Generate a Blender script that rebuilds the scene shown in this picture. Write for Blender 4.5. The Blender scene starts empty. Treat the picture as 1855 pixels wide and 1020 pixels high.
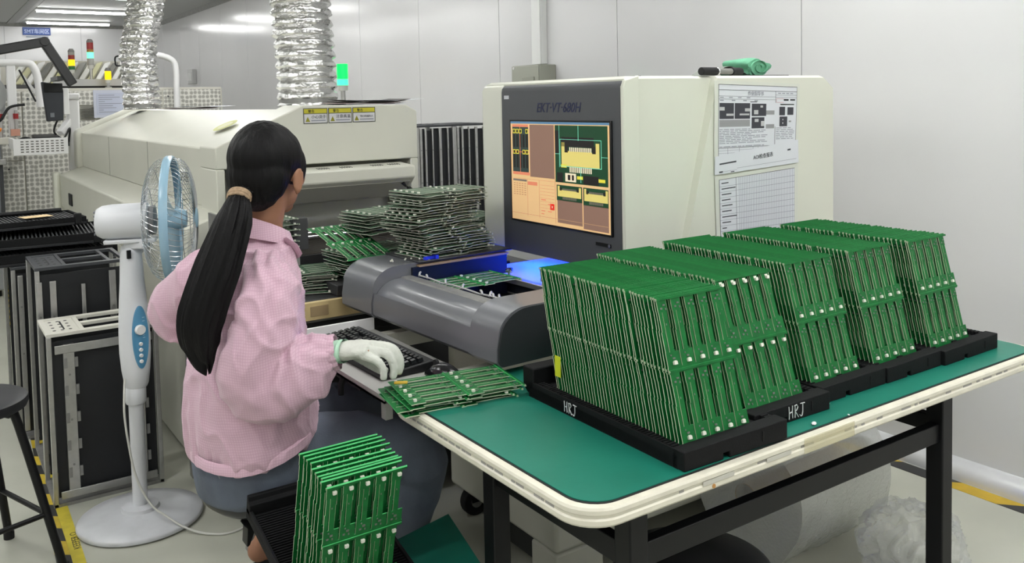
import bpy, math, random
from mathutils import Matrix, Vector, noise
random.seed(7)
scene = bpy.context.scene
COL = scene.collection
PI = math.pi

# ------------------------------------------------------------------ camera, world, exposure
cam_d = bpy.data.cameras.new('camera')
cam = bpy.data.objects.new('camera', cam_d)
COL.objects.link(cam)
cam_d.sensor_fit = 'HORIZONTAL'
cam_d.sensor_width = 36.0
cam_d.lens = 30.80
cam_d.shift_y = -0.1312
cam_d.clip_start = 0.05
cam_d.clip_end = 60
def cam_axes(yaw, pitch, roll):
    c, s = math.cos, math.sin
    Rz = Matrix(((c(yaw), -s(yaw), 0), (s(yaw), c(yaw), 0), (0, 0, 1)))
    B = Matrix(((1, 0, 0), (0, 0, -1), (0, 1, 0)))
    Rp = Matrix(((1, 0, 0), (0, c(pitch), -s(pitch)), (0, s(pitch), c(pitch))))
    Rr = Matrix(((c(roll), -s(roll), 0), (s(roll), c(roll), 0), (0, 0, 1)))
    return Rr @ Rp @ B @ Rz
_R = cam_axes(math.radians(34.0595), math.radians(3.1014), math.radians(-1.2082))
_m = Matrix((_R[0], -_R[1], -_R[2])).transposed().to_4x4()
_m.translation = Vector((0, 0, 1.40))
cam.matrix_world = _m
scene.camera = cam

world = bpy.data.worlds.new('world')
scene.world = world
world.use_nodes = True
world.node_tree.nodes['Background'].inputs[0].default_value = (0.80, 0.86, 0.92, 1)
world.node_tree.nodes['Background'].inputs[1].default_value = 0.0
scene.view_settings.view_transform = 'Standard'
scene.view_settings.look = 'None'
scene.view_settings.gamma = 1.0
scene.view_settings.use_curve_mapping = False
scene.view_settings.exposure = 0.15
scene.cycles.max_bounces = 10
scene.cycles.diffuse_bounces = 6
scene.cycles.glossy_bounces = 5
scene.cycles.transparent_max_bounces = 16
LAMP_STRENGTH = 21.0
FILL_STRENGTH = 12.8

# ------------------------------------------------------------------ materials
MATS = {}
def srgb(r, g, b):
    f = lambda v: (v/255/12.92) if v/255 <= .04045 else ((v/255+.055)/1.055)**2.4
    return (f(r), f(g), f(b), 1)
def mat(name, col, rough=.5, metal=0., spec=.5, noise_amt=0., noise_scale=8., bump=0., bump_scale=60., coat=0., emit=0., alpha=1., trans=0., stretch=None):
    if name in MATS: return MATS[name]
    m = bpy.data.materials.new(name)
    m.use_nodes = True
    nt = m.node_tree
    b = nt.nodes['Principled BSDF']
    c = srgb(*col)
    b.inputs['Base Color'].default_value = c
    b.inputs['Roughness'].default_value = rough
    b.inputs['Metallic'].default_value = metal
    b.inputs['Specular IOR Level'].default_value = spec
    if coat: b.inputs['Coat Weight'].default_value = coat; b.inputs['Coat Roughness'].default_value = .08
    if trans: b.inputs['Transmission Weight'].default_value = trans; b.inputs['IOR'].default_value = 1.45
    if alpha < 1: b.inputs['Alpha'].default_value = alpha
    if emit:
        b.inputs['Emission Color'].default_value = c
        b.inputs['Emission Strength'].default_value = emit
    if noise_amt or bump:
        tc = nt.nodes.new('ShaderNodeTexCoord')
        src = tc.outputs['Object']
        if stretch:
            mp = nt.nodes.new('ShaderNodeMapping'); mp.inputs['Scale'].default_value = stretch
            nt.links.new(src, mp.inputs['Vector']); src = mp.outputs['Vector']
    if noise_amt:
        n = nt.nodes.new('ShaderNodeTexNoise'); n.inputs['Scale'].default_value = noise_scale; n.inputs['Detail'].default_value = 5
        nt.links.new(src, n.inputs['Vector'])
        r = nt.nodes.new('ShaderNodeValToRGB')
        r.color_ramp.elements[0].position = .3; r.color_ramp.elements[1].position = .7
        r.color_ramp.elements[0].color = tuple(max(0, v*(1-noise_amt)) for v in c[:3]) + (1,)
        r.color_ramp.elements[1].color = tuple(min(1, v*(1+noise_amt*.7)) for v in c[:3]) + (1,)
        nt.links.new(n.outputs['Fac'], r.inputs['Fac'])
        nt.links.new(r.outputs['Color'], b.inputs['Base Color'])
    if bump:
        n2 = nt.nodes.new('ShaderNodeTexNoise'); n2.inputs['Scale'].default_value = bump_scale; n2.inputs['Detail'].default_value = 4
        nt.links.new(src, n2.inputs['Vector'])
        bp = nt.nodes.new('ShaderNodeBump'); bp.inputs['Strength'].default_value = bump; bp.inputs['Distance'].default_value = .004
        nt.links.new(n2.outputs['Fac'], bp.inputs['Height'])
        nt.links.new(bp.outputs['Normal'], b.inputs['Normal'])
    MATS[name] = m
    return m
def stripes_mat(name, ca, cb, period, direction, rough=.4, duty=.5):
    """diagonal two-colour stripes in object space"""
    m = bpy.data.materials.new(name); m.use_nodes = True; nt = m.node_tree; b = nt.nodes['Principled BSDF']
    tc = nt.nodes.new('ShaderNodeTexCoord')
    d = nt.nodes.new('ShaderNodeVectorMath'); d.operation = 'DOT_PRODUCT'; d.inputs[1].default_value = direction
    nt.links.new(tc.outputs['Object'], d.inputs[0])
    a = nt.nodes.new('ShaderNodeMath'); a.operation = 'DIVIDE'; a.inputs[1].default_value = period
    nt.links.new(d.outputs['Value'], a.inputs[0])
    f = nt.nodes.new('ShaderNodeMath'); f.operation = 'FRACT'; nt.links.new(a.outputs[0], f.inputs[0])
    g = nt.nodes.new('ShaderNodeMath'); g.operation = 'GREATER_THAN'; g.inputs[1].default_value = duty; nt.links.new(f.outputs[0], g.inputs[0])
    n = nt.nodes.new('ShaderNodeTexNoise'); n.inputs['Scale'].default_value = 25; nt.links.new(tc.outputs['Object'], n.inputs['Vector'])
    mx = nt.nodes.new('ShaderNodeMix'); mx.data_type = 'RGBA'
    mx.inputs[6].default_value = srgb(*ca); mx.inputs[7].default_value = srgb(*cb)
    nt.links.new(g.outputs[0], mx.inputs[0])
    mm = nt.nodes.new('ShaderNodeMix'); mm.data_type = 'RGBA'; mm.blend_type = 'MULTIPLY'; mm.inputs[0].default_value = .35
    nt.links.new(mx.outputs[2], mm.inputs[6]); nt.links.new(n.outputs['Fac'], mm.inputs[7])
    nt.links.new(mm.outputs[2], b.inputs['Base Color'])
    b.inputs['Roughness'].default_value = rough
    MATS[name] = m
    return m

# ------------------------------------------------------------------ mesh builder
W = {}
class MB:
    def __init__(s): s.v = []; s.f = []; s.m = []
    def add(s, vs, fs, m=0):
        o = len(s.v); s.v += [Vector(v) for v in vs]
        for f in fs: s.f.append([i+o for i in f]); s.m.append(m)
        return s
    def box(s, x0, x1, y0, y1, z0, z1, m=0, M=None):
        vs = [Vector(p) for p in ((x0,y0,z0),(x1,y0,z0),(x1,y1,z0),(x0,y1,z0),(x0,y0,z1),(x1,y0,z1),(x1,y1,z1),(x0,y1,z1))]
        if M: vs = [M @ v for v in vs]
        return s.add(vs, [(0,3,2,1),(4,5,6,7),(0,1,5,4),(1,2,6,5),(2,3,7,6),(3,0,4,7)], m)
    def cbox(s, c, size, m=0, R=None):
        M = Matrix.Translation(c) @ (R.to_4x4() if R else Matrix.Identity(4))
        a, b, d = (q/2 for q in size)
        return s.box(-a, a, -b, b, -d, d, m, M)
    def bar(s, p, q, w, h, m=0, up=(0,0,1)):
        p, q = Vector(p), Vector(q); t = (q-p); L = t.length; t.normalize()
        u = Vector(up).cross(t)
        if u.length < 1e-4: u = Vector((1,0,0)).cross(t)
        u.normalize(); n = t.cross(u)
        M = Matrix((u, t, n)).transposed().to_4x4(); M.translation = p
        return s.box(-w/2, w/2, 0, L, -h/2, h/2, m, M)
    def loft(s, rings, m=0, caps=True, closed=True):
        n = len(rings[0]); o = len(s.v)
        for r in rings: s.v += [Vector(p) for p in r]
        for i in range(len(rings)-1):
            for j in range(n if closed else n-1):
                k = (j+1) % n
                s.f.append([o+i*n+j, o+i*n+k, o+(i+1)*n+k, o+(i+1)*n+j]); s.m.append(m)
        if caps:
            s.f.append([o+j for j in range(n)][::-1]); s.m.append(m)
            s.f.append([o+(len(rings)-1)*n+j for j in range(n)]); s.m.append(m)
        return s
    def tube(s, path, r, n=8, m=0, side=None, flat=1.0, caps=True, phase=0.):
        path = [Vector(p) for p in path]; rings = []; u = None
        for i, p in enumerate(path):
            t = (path[min(i+1, len(path)-1)] - path[max(i-1, 0)])
            if t.length < 1e-9: t = Vector((0,0,1))
            t.normalize()
            if u is None:
                u = Vector(side) if side else (Vector((0,0,1)) if abs(t.z) < .9 else Vector((1,0,0)))
            elif side: u = Vector(side)
            u = u - t*u.dot(t); u.normalize(); w = t.cross(u)
            rr = r[i] if isinstance(r, (list, tuple)) else r
            ra, rb = rr if isinstance(rr, (list, tuple)) else (rr, rr*flat)
            rings.append([p + u*(ra*math.cos(2*PI*j/n+phase)) + w*(rb*math.sin(2*PI*j/n+phase)) for j in range(n)])
        return s.loft(rings, m, caps)
    def lathe(s, prof, M=None, n=24, m=0, caps=True):
        M = M or Matrix.Identity(4)
        return s.loft([[M @ Vector((r*math.cos(2*PI*j/n), r*math.sin(2*PI*j/n), h)) for j in range(n)] for r, h in prof], m, caps)
    def cyl(s, p, q, r, n=16, m=0): return s.tube([p, q], r, n, m)
    def prism(s, poly, fn, t0, t1, m=0):
        """poly of 2-D points; fn(a, b, t) -> 3-D"""
        n = len(poly)
        A = [Vector(fn(a, b, t0)) for a, b in poly]; B = [Vector(fn(a, b, t1)) for a, b in poly]
        o = len(s.v); s.v += A + B
        s.f.append(list(range(o, o+n))); s.m.append(m)
        s.f.append(list(range(o+2*n-1, o+n-1, -1))); s.m.append(m)
        for j in range(n):
            k = (j+1) % n
            s.f.append([o+k, o+j, o+n+j, o+n+k]); s.m.append(m)
        return s
    def ell(s, c, r, R=None, m=0, nu=16, nv=10):
        R = R or Matrix.Identity(3); c = Vector(c)
        rings = []
        for i in range(nv+1):
            th = -PI/2 + PI*i/nv; th = max(-PI/2+.02, min(PI/2-.02, th))
            rings.append([c + R @ Vector((r[0]*math.cos(th)*math.cos(2*PI*j/nu), r[1]*math.cos(th)*math.sin(2*PI*j/nu), r[2]*math.sin(th))) for j in range(nu)])
        return s.loft(rings, m)
    def mesh(s, name, mats, Minv=None, smooth=None):
        me = bpy.data.meshes.new(name)
        vs = [(Minv @ v) if Minv else v for v in s.v]
        me.from_pydata([tuple(v) for v in vs], [], s.f)
        for x in (mats if isinstance(mats, (list, tuple)) else [mats]): me.materials.append(x)
        me.polygons.foreach_set('material_index', s.m)
        me.update()
        import bmesh
        bm = bmesh.new(); bm.from_mesh(me); bmesh.ops.recalc_face_normals(bm, faces=bm.faces); bm.to_mesh(me); bm.free()
        if smooth is not None:
            me.shade_smooth()
            if smooth < 180: me.set_sharp_from_angle(angle=math.radians(smooth))
        return me
    def build(s, name, mats, parent=None, smooth=None, bevel=0., local=False, seg=2, **props):
        if parent is None:
            lo = [min(v[i] for v in s.v) for i in range(3)]; hi = [max(v[i] for v in s.v) for i in range(3)]
            Wm = Matrix.Translation(((lo[0]+hi[0])/2, (lo[1]+hi[1])/2, lo[2]))
            Mi = Wm.inverted()
        else:
            Wm = W[parent]; Mi = None if local else Wm.inverted()
        me = s.mesh(name, mats, Mi, smooth)
        return put(name, me, parent, Wm, bevel, seg, **props)
def put(name, me, parent=None, Wm=None, bevel=0., seg=2, **props):
    o = bpy.data.objects.new(name, me); COL.objects.link(o)
    if parent is None:
        o.matrix_world = Wm or Matrix.Identity(4)
    else: o.parent = parent
    W[o] = Wm or (W[parent] if parent else Matrix.Identity(4))
    if bevel:
        b = o.modifiers.new('bevel', 'BEVEL'); b.width = bevel; b.segments = seg; b.limit_method = 'ANGLE'; b.angle_limit = math.radians(40)
        me.shade_smooth(); me.set_sharp_from_angle(angle=math.radians(50))
    for k, v in props.items(): o[k] = v
    return o
def thing(name, label, cat, loc=(0,0,0), rot=None, group=None):
    o = bpy.data.objects.new(name, None); COL.objects.link(o)
    M = Matrix.Translation(loc) @ (rot.to_4x4() if rot else Matrix.Identity(4))
    o.matrix_world = M; o.empty_display_size = .05
    W[o] = M
    o['label'] = label; o['category'] = cat
    if group: o['group'] = group
    return o
def tag(o, label, cat, group=None):
    o['label'] = label; o['category'] = cat
    if group: o['group'] = group
    return o
def RZ(d): return Matrix.Rotation(math.radians(d), 3, 'Z')
def RX(d): return Matrix.Rotation(math.radians(d), 3, 'X')
def RY(d): return Matrix.Rotation(math.radians(d), 3, 'Y')
def basis(origin, xd, yd):
    xd = Vector(xd).normalized(); yd = Vector(yd); yd = (yd - xd*yd.dot(xd)).normalized(); zd = xd.cross(yd)
    M = Matrix((xd, yd, zd)).transposed().to_4x4(); M.translation = Vector(origin); return M
def text_obj(name, body, size, m, parent, M, shear=0., sx=1., bold=0., align='LEFT', ext=.0003):
    cu = bpy.data.curves.new(name, 'FONT'); cu.body = body; cu.size = size; cu.shear = shear; cu.extrude = ext; cu.align_x = align; cu.offset = bold
    cu.resolution_u = 3
    tmp = bpy.data.objects.new(name, cu); COL.objects.link(tmp)
    dg = bpy.context.evaluated_depsgraph_get()
    me = bpy.data.meshes.new_from_object(tmp.evaluated_get(dg))
    bpy.data.objects.remove(tmp)
    T = W[parent].inverted() @ M @ Matrix.Diagonal((sx, 1, 1, 1))
    me.transform(T); me.materials.clear(); me.materials.append(m)
    return put(name, me, parent)
def remeshed(mb, name, mats, voxel, parent=None, smooth_it=4, displace=None, props=None, decim=None):
    """voxel-union of the lofts in mb into one continuous surface"""
    me = mb.mesh(name+'_src', mats)
    tmp = bpy.data.objects.new('tmp', me); COL.objects.link(tmp)
    r = tmp.modifiers.new('r', 'REMESH'); r.mode = 'VOXEL'; r.voxel_size = voxel; r.use_smooth_shade = True
    sm = tmp.modifiers.new('s', 'SMOOTH'); sm.iterations = smooth_it; sm.factor = .5
    dg = bpy.context.evaluated_depsgraph_get()
    out = bpy.data.meshes.new_from_object(tmp.evaluated_get(dg))
    bpy.data.objects.remove(tmp); bpy.data.meshes.remove(me)
    if displace:
        nrm = [v.normal.copy() for v in out.vertices]
        for v, n in zip(out.vertices, nrm): v.co = v.co + n*displace(v.co, n)
    out.materials.clear()
    for x in (mats if isinstance(mats, (list, tuple)) else [mats]): out.materials.append(x)
    out.shade_smooth(); out.name = name
    if parent is not None:
        out.transform(W[parent].inverted())
        o = put(name, out, parent)
    else:
        o = put(name, out)
    for k, v in (props or {}).items(): o[k] = v
    return o
ORD1 = ['', 'first', 'second', 'third', 'fourth', 'fifth', 'sixth', 'seventh', 'eighth', 'ninth', 'tenth', 'eleventh', 'twelfth', 'thirteenth', 'fourteenth', 'fifteenth', 'sixteenth', 'seventeenth', 'eighteenth', 'nineteenth']
def ordinal(n):
    if n < 20: return ORD1[n]
    t = {2: 'twent', 3: 'thirt', 4: 'fort', 5: 'fift'}[n//10]
    return t+'ieth' if n % 10 == 0 else t+'y-'+ORD1[n % 10]

# common materials
CREAM = mat('cream_enamel', (216, 217, 204), .38, noise_amt=.03, noise_scale=3, bump=.04, bump_scale=400)
CREAM2 = mat('cream_enamel_oven', (204, 204, 192), .36, noise_amt=.04, noise_scale=2.5)
SEAM = mat('dark_seam', (70, 70, 64), .7)
BLACKP = mat('black_plastic', (17, 18, 20), .5, spec=.35, noise_amt=.25, noise_scale=30)
BLACKM = mat('black_painted_steel', (14, 15, 17), .45, spec=.3, noise_amt=.2, noise_scale=20)
BLACKF = mat('black_foam_plastic', (14, 15, 17), .75, spec=.25, noise_amt=.25, noise_scale=60, bump=.15, bump_scale=300)
GREYM = mat('grey_painted_steel', (104, 106, 111), .30, noise_amt=.06, noise_scale=6, coat=.2)
DGREY = mat('dark_grey_panel', (72, 74, 78), .5, noise_amt=.05, noise_scale=5)
CHARC = mat('charcoal_panel', (50, 52, 55), .5)
ALU = mat('brushed_aluminium', (186, 186, 184), .35, metal=.85, noise_amt=.08, noise_scale=40)
ALUD = mat('dull_aluminium', (150, 150, 148), .45, metal=.6, noise_amt=.15, noise_scale=30)
WHITEP = mat('white_plastic', (222, 222, 222), .35)
PAPER = mat('paper_white', (216, 218, 224), .6)
INK = mat('print_ink', (62, 64, 70), .8)
INKL = mat('print_ink_pale', (142, 144, 154), .8)
INKB = mat('print_black', (30, 31, 34), .8)
CHROME = mat('chrome', (220, 220, 222), .12, metal=1)
RUBBER = mat('black_rubber', (18, 18, 19), .8)

# ------------------------------------------------------------------ the room
WX, FY, CZ = 3.08, 14.72, 2.67
BX, BY = -8.0, -7.0
def wall_mat(name, col, rough):
    m = mat(name, col, rough, spec=.55, noise_amt=.025, noise_scale=1.2, bump=.05, bump_scale=2.2)
    return m
WALLM = wall_mat('wall_panel_gloss', (212, 212, 213), .17)
CEILM = mat('ceiling_panel', (176, 177, 177), .5)
FLOORM = mat('floor_epoxy', (190, 191, 178), .25, noise_amt=.10, noise_scale=2.2, bump=.03, bump_scale=3)
fl = MB().box(BX, WX+.1, BY, FY+.1, -.08, 0).build('floor', FLOORM, kind='structure')
ce = MB().box(BX, WX+.1, BY, FY+.1, CZ+.012, CZ+.1).build('ceiling', SEAM, kind='structure')
x = BX
while x < WX:
    x1 = min(x+1.16, WX)
    MB().box(x+.003, x1-.003, BY, FY, CZ, CZ+.012).build('panel', CEILM, ce)
    x = x1
wr = MB().box(WX+.006, WX+.1, BY, FY, 0, CZ).build('wall_right', mat('wall_seam', (176, 177, 180), .5), kind='structure')
ys = [BY, -5.8, -4.65, -3.5, -2.3, -1.15, 0.02, 1.21, 2.374, 3.541, 4.675, 5.75, 6.785, 7.79, 8.80, 9.8, 10.8, 11.8, 12.8, 13.8, FY]
for a, b in zip(ys, ys[1:]):
    MB().box(WX, WX+.006, a+.0025, b-.0025, 0, CZ).build('panel', WALLM, wr, bevel=.001, seg=1)
wf = MB().box(BX, WX, FY+.006, FY+.1, 0, CZ).build('wall_far', MATS['wall_seam'], kind='structure')
x = BX
while x < WX:
    x1 = min(x+1.01, WX)
    MB().box(x+.003, x1-.003, FY, FY+.006, 0, CZ).build('panel', WALLM, wf); x = x1
MB().box(BX-.1, BX, BY, FY, 0, CZ).build('wall_left', WALLM, kind='structure')
MB().box(BX, WX, BY-.1, BY, 0, CZ).build('wall_back', WALLM, kind='structure')
# cove skirting along the right wall, trims at the ceiling
prof = [(WX, 0), (WX-.055, 0), (WX-.055, .006)] + [(WX-.055+.05*(1-math.cos(a)), .006+.055*math.sin(a)) for a in [i*PI/2/8 for i in range(1, 9)]] + [(WX, .066)]
MB().prism(prof, lambda a, b, t: (a, t, b), BY, FY).build('baseboard_right', mat('cove_aluminium', (226, 227, 230), .28, metal=.35), smooth=50, kind='structure')
MB().prism([(WX, CZ), (WX-.05, CZ), (WX, CZ-.05)], lambda a, b, t: (a, t, b), BY, FY).build('trim_1', ALUD, kind='structure')
MB().box(1.12, 1.22, BY, FY-.05, CZ-.014, CZ-.001).build('trim_2', ALUD, kind='structure')
MB().prism([(FY, CZ), (FY-.05, CZ), (FY, CZ-.05)], lambda a, b, t: (t, a, b), BX, WX-.05).build('trim_3', ALUD, kind='structure')

# ceiling lamps: rows of bare tubes running across the room
TUBE = mat('lamp_diffuser', (254, 254, 252), .4, emit=LAMP_STRENGTH)
HOUS = mat('lamp_housing', (225, 226, 228), .4)
def lamp(x0, y, label, L=1.10):
    t = thing('ceiling_light', label, 'lamp', (x0+L/2, y, CZ), group='tube lamps across the ceiling')
    MB().box(x0, x0+L, y-.05, y+.05, CZ-.028, CZ-.0005).build('housing', HOUS, t, bevel=.006)
    MB().tube([(x0+.015, y, CZ-.036), (x0+L-.015, y, CZ-.036)], .036, 10, flat=.5, side=(0,1,0)).build('tube', TUBE, t, smooth=60)
rows = [(1.27, 'right'), (-.95, 'second'), (-3.2, 'third'), (-5.5, 'left')]  # rows left of the right one are unseen, added for light
lys = [14.15, 12.43, 10.70, 8.98, 7.26, 5.54, 3.82, 2.10, .38, -1.34, -3.06, -4.78]  # rearmost lamps are unseen, added to lift light under the table
for x0, nm in rows:
    for i, y in enumerate(lys):
        if nm == 'right' and i == 0: lb = 'lit white tube lamp on the ceiling right in front of the far wall'
        elif nm == 'right' and i == 1: lb = 'lit white tube lamp, longer of the two seen near the ceiling corner'
        else: lb = 'unseen lit tube lamp, %s from the far wall in the %s row' % (ordinal(i+1), nm)
        lamp(x0 + (.05 if i == 0 else 0), y, lb)

# unseen square fill lamps, added to brighten the near area and mid wall
FILL_PANEL = mat('fill_diffuser', (254, 254, 252), .4, emit=FILL_STRENGTH)
for i, (px_, py_) in enumerate(((2.2, -1.1), (2.2, .35), (2.2, 1.8), (.75, .35), (-2.1, .4), (-.7, 2.35), (-.7, 3.9), (1.7, 4.9), (1.7, 6.9), (-1.0, -3.9), (-4.2, 1.3))):
    t = thing('fill_panel_light', 'unseen square fill lamp added to the ceiling, %s counted from the back wall' % ordinal(i+1), 'lamp', (px_, py_, CZ), group='unseen square fill lamps')
    MB().box(px_-.31, px_+.31, py_-.31, py_+.31, CZ-.012, CZ-.0005).build('frame', HOUS, t)
    MB().box(px_-.295, px_+.295, py_-.295, py_+.295, CZ-.016, CZ-.0121).build('diffuser', FILL_PANEL, t)

# floor tapes
HAZ = stripes_mat('hazard_tape', (214, 186, 48), (40, 40, 40), .165, (.62, .78, 0), .45)
HAZ2 = stripes_mat('hazard_tape_wall', (214, 178, 40), (48, 48, 50), .30, (.75, .66, 0), .45)
YEL = mat('yellow_tape', (206, 190, 60), .4, noise_amt=.15, noise_scale=20)
def strip(name, pts, m, label):
    b = MB(); n = len(pts)
    o = [(a[0], a[1], z) for z in (.0004, .0012) for a in pts]
    b.prism([(p[0], p[1]) for p in pts], lambda a, c, t: (a, c, t), .0003, .0013)
    return tag(b.build(name, m), label, 'tape')
strip('hazard_tape', [(.270, 2.4), (.312, 2.4), (.330, 3.0), (.333, 3.44), (.386, 4.7), (.49, 7.0), (.555, 8.15), (.505, 8.15), (.45, 7.0), (.347, 4.63), (.296, 3.31), (.288, 3.0)], HAZ, 'black and yellow striped tape on the floor left of the fan')
yt = strip('floor_tape', [(.3125, 2.4), (.350, 2.4), (.366, 3.0), (.371, 3.42), (.425, 4.7), (.53, 7.0), (.60, 8.15), (.5555, 8.15), (.4905, 7.0), (.3865, 4.7), (.3335, 3.44), (.3305, 3.0)], YEL, 'plain yellow printed tape on the floor beside the striped tape')
for i in range(3):
    text_obj('lettering', 'KEEPER Q', .030, mat('tape_print', (60, 60, 40), .6), yt, basis((.355+.005*i, 2.56+.24*i, .0014), (.02, 1, 0), (-1, .02, 0)))
strip('wall_hazard_tape', [(2.955, -1.0), (3.02, -1.0), (3.02, 3.0), (2.955, 3.0)], HAZ2, 'black and yellow striped tape on the floor along the right wall')

# hanging sign on the far wall
s = thing('wall_sign', 'small blue sign with white lettering high on the far wall', 'sign', (1.505, FY-.02, 2.50))
MB().box(1.325, 1.69, FY-.03, FY-.001, 2.50, 2.612).build('plate', mat('sign_blue', (38, 74, 148), .4), s, bevel=.003)
text_obj('lettering', 'SMT车间区', .074, mat('sign_white', (190, 205, 240), .5), s, basis((1.345, FY-.031, 2.528), (1,0,0), (0,0,1)), sx=.92, bold=.001)
MB().box(1.37, 1.66, FY-.012, FY-.001, 2.466, 2.486).build('strip', mat('sign_strip', (150, 160, 175), .5), s)

# wall conduit, junction box, far switch box
c = thing('wall_conduit', 'white vertical cable duct on the right wall above the grey box', 'conduit', (WX-.02, 4.2, 1.55))
MB().box(WX-.045, WX-.0005, 4.16, 4.255, 1.605, CZ-.05).build('duct', mat('conduit_white', (222, 223, 222), .4), c, bevel=.004)
MB().box(WX-.051, WX-.045, 4.165, 4.25, 1.605, CZ-.05).build('lid', MATS['conduit_white'], c, bevel=.002)
j = thing('junction_box', 'grey green electrical box on the wall behind the grey machine', 'box', (WX-.05, 4.2, 1.46))
MB().box(WX-.12, WX-.0005, 4.08, 4.36, 1.46, 1.60).build('body', mat('box_greygreen', (150, 152, 140), .45), j, bevel=.006)
MB().box(WX-.128, WX-.12, 4.085, 4.355, 1.464, 1.596).build('lid', mat('box_greygreen2', (158, 160, 148), .45), j, bevel=.004)
MB().cyl((WX-.128, 4.33, 1.585), (WX-.131, 4.33, 1.585), .008).build('label', WHITEP, j)
MB().box(WX-.134, WX-.128, 4.12, 4.24, 1.50, 1.53).build('hinge_plate', MATS['box_greygreen'], j, bevel=.002)
sw = thing('switch_box', 'pale wall switch box beyond the left foil duct', 'box', (WX-.03, 12.1, 1.70))
MB().box(WX-.06, WX-.0005, 11.98, 12.24, 1.70, 1.89).build('body', mat('pale_box', (196, 196, 196), .4), sw, bevel=.006)
MB().box(WX-.066, WX-.06, 12.02, 12.2, 1.74, 1.85).build('cover', WHITEP, sw, bevel=.003)

# ------------------------------------------------------------------ reflow oven
ov = thing('reflow_oven', 'long cream reflow oven with sloped hood behind the woman', 'oven', (1.39, 5.2, 0))
yz = lambda a, b, t: (a, t, b)
hood = [(.95, .985), (.95, 1.236), (1.31, 1.395), (1.785, 1.388), (1.838, 1.36), (1.838, .985)]
hood_in = [(.962, .985), (.962, 1.228), (1.312, 1.378), (1.785, 1.372), (1.83, 1.35), (1.83, .985)]
MB().prism(hood_in, yz, 3.70, 6.92).build('hood', CREAM2, ov, bevel=.006)
e = MB()
e.prism([(.95, 1.15), (.95, 1.236), (1.31, 1.395), (1.785, 1.388), (1.838, 1.36), (1.838, 1.15)], yz, 3.47, 3.70)
e.prism([(.95, .70), (.95, 1.15), (.985, 1.15), (.985, .70)], yz, 3.47, 3.70)
e.prism([(1.80, .70), (1.80, 1.15), (1.838, 1.15), (1.838, .70)], yz, 3.47, 3.70)
e.build('end_cover', CREAM2, ov, bevel=.005)
MB().prism([(.925, .97), (.925, 1.245), (1.30, 1.40), (1.84, 1.37), (1.84, .97)], yz, 6.92, 7.08).build('far_flange', CREAM2, ov, bevel=.03, seg=3)
for y in (4.75, 5.85):
    MB().box(.9605, .962, y-.003, y+.003, .99, 1.225).build('panel_joint', mat('pale_seam', (150, 150, 143), .6), ov)
# ledge and lower cabinet
low = [(.82, 0.03), (.82, .935), (.95, .983), (1.838, .983), (1.838, .03)]
MB().prism([(.82, .70), (.82, .935), (.955, .984), (1.83, .984), (1.83, .70)], yz, 3.70, 7.0).build('upper_cabinet', CREAM2, ov, bevel=.008)
MB().prism([(.82, .70), (.82, .935), (.955, .984), (.985, .984), (.985, .70)], yz, 3.44, 3.70).build('corner_cover', CREAM2, ov, bevel=.008)
MB().prism([(.826, .02), (.826, .697), (1.83, .697), (1.83, .02)], yz, 3.44, 7.0).build('lower_cabinet', CREAM2, ov, bevel=.006)
MB().box(.90, 1.80, 3.50, 6.95, 0, .022).build('plinth', RUBBER, ov)
for y in (4.4, 5.6):
    MB().box(.8245, .826, y-.003, y+.003, .03, .69).build('panel_joint', MATS['pale_seam'], ov)
MB().box(.812, .82, 6.42, 6.56, .755, .835).build('latch', BLACKP, ov, bevel=.004)
MB().box(.78, .83, 7.0, 7.12, 0, .95).build('end_post', CREAM, ov, bevel=.02)
# mouth and its canopy
MB().box(.985, 1.80, 3.72, 3.74, .70, .984).build('mouth_back', mat('mouth_shade', (5, 5, 6), .9), ov)  # near-black sheet stands for the shade deep inside the mouth
MB().box(.985, 1.80, 3.47, 3.72, .70, .80).build('mouth_floor', mat('mouth_floor', (40, 40, 42), .6), ov)
can = [(3.47, 1.138), (3.335, 1.129), (3.333, 1.080), (3.44, .990), (3.47, .990)]
MB().prism(can, lambda a, b, t: (t, a, b), 1.03, 1.752).build('canopy', CREAM2, ov, bevel=.006)
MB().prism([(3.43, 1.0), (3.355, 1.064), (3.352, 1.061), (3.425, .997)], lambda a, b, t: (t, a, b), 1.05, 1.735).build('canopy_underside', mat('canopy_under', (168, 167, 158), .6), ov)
for xa in (1.34, 1.44, 1.58, 1.66):
    b = MB()
    for k in range(5): b.cbox((xa+.011*k, 3.40, 1.1328), (.0022, .036, .004), 0, RX(3.8))
    b.build('vent_slots', INKB, ov)
MB().tube([(1.70, 3.36, 1.06), (1.80, 3.45, 1.00)], .010, 8).build('gas_strut', BLACKP, ov, smooth=60)
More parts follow.
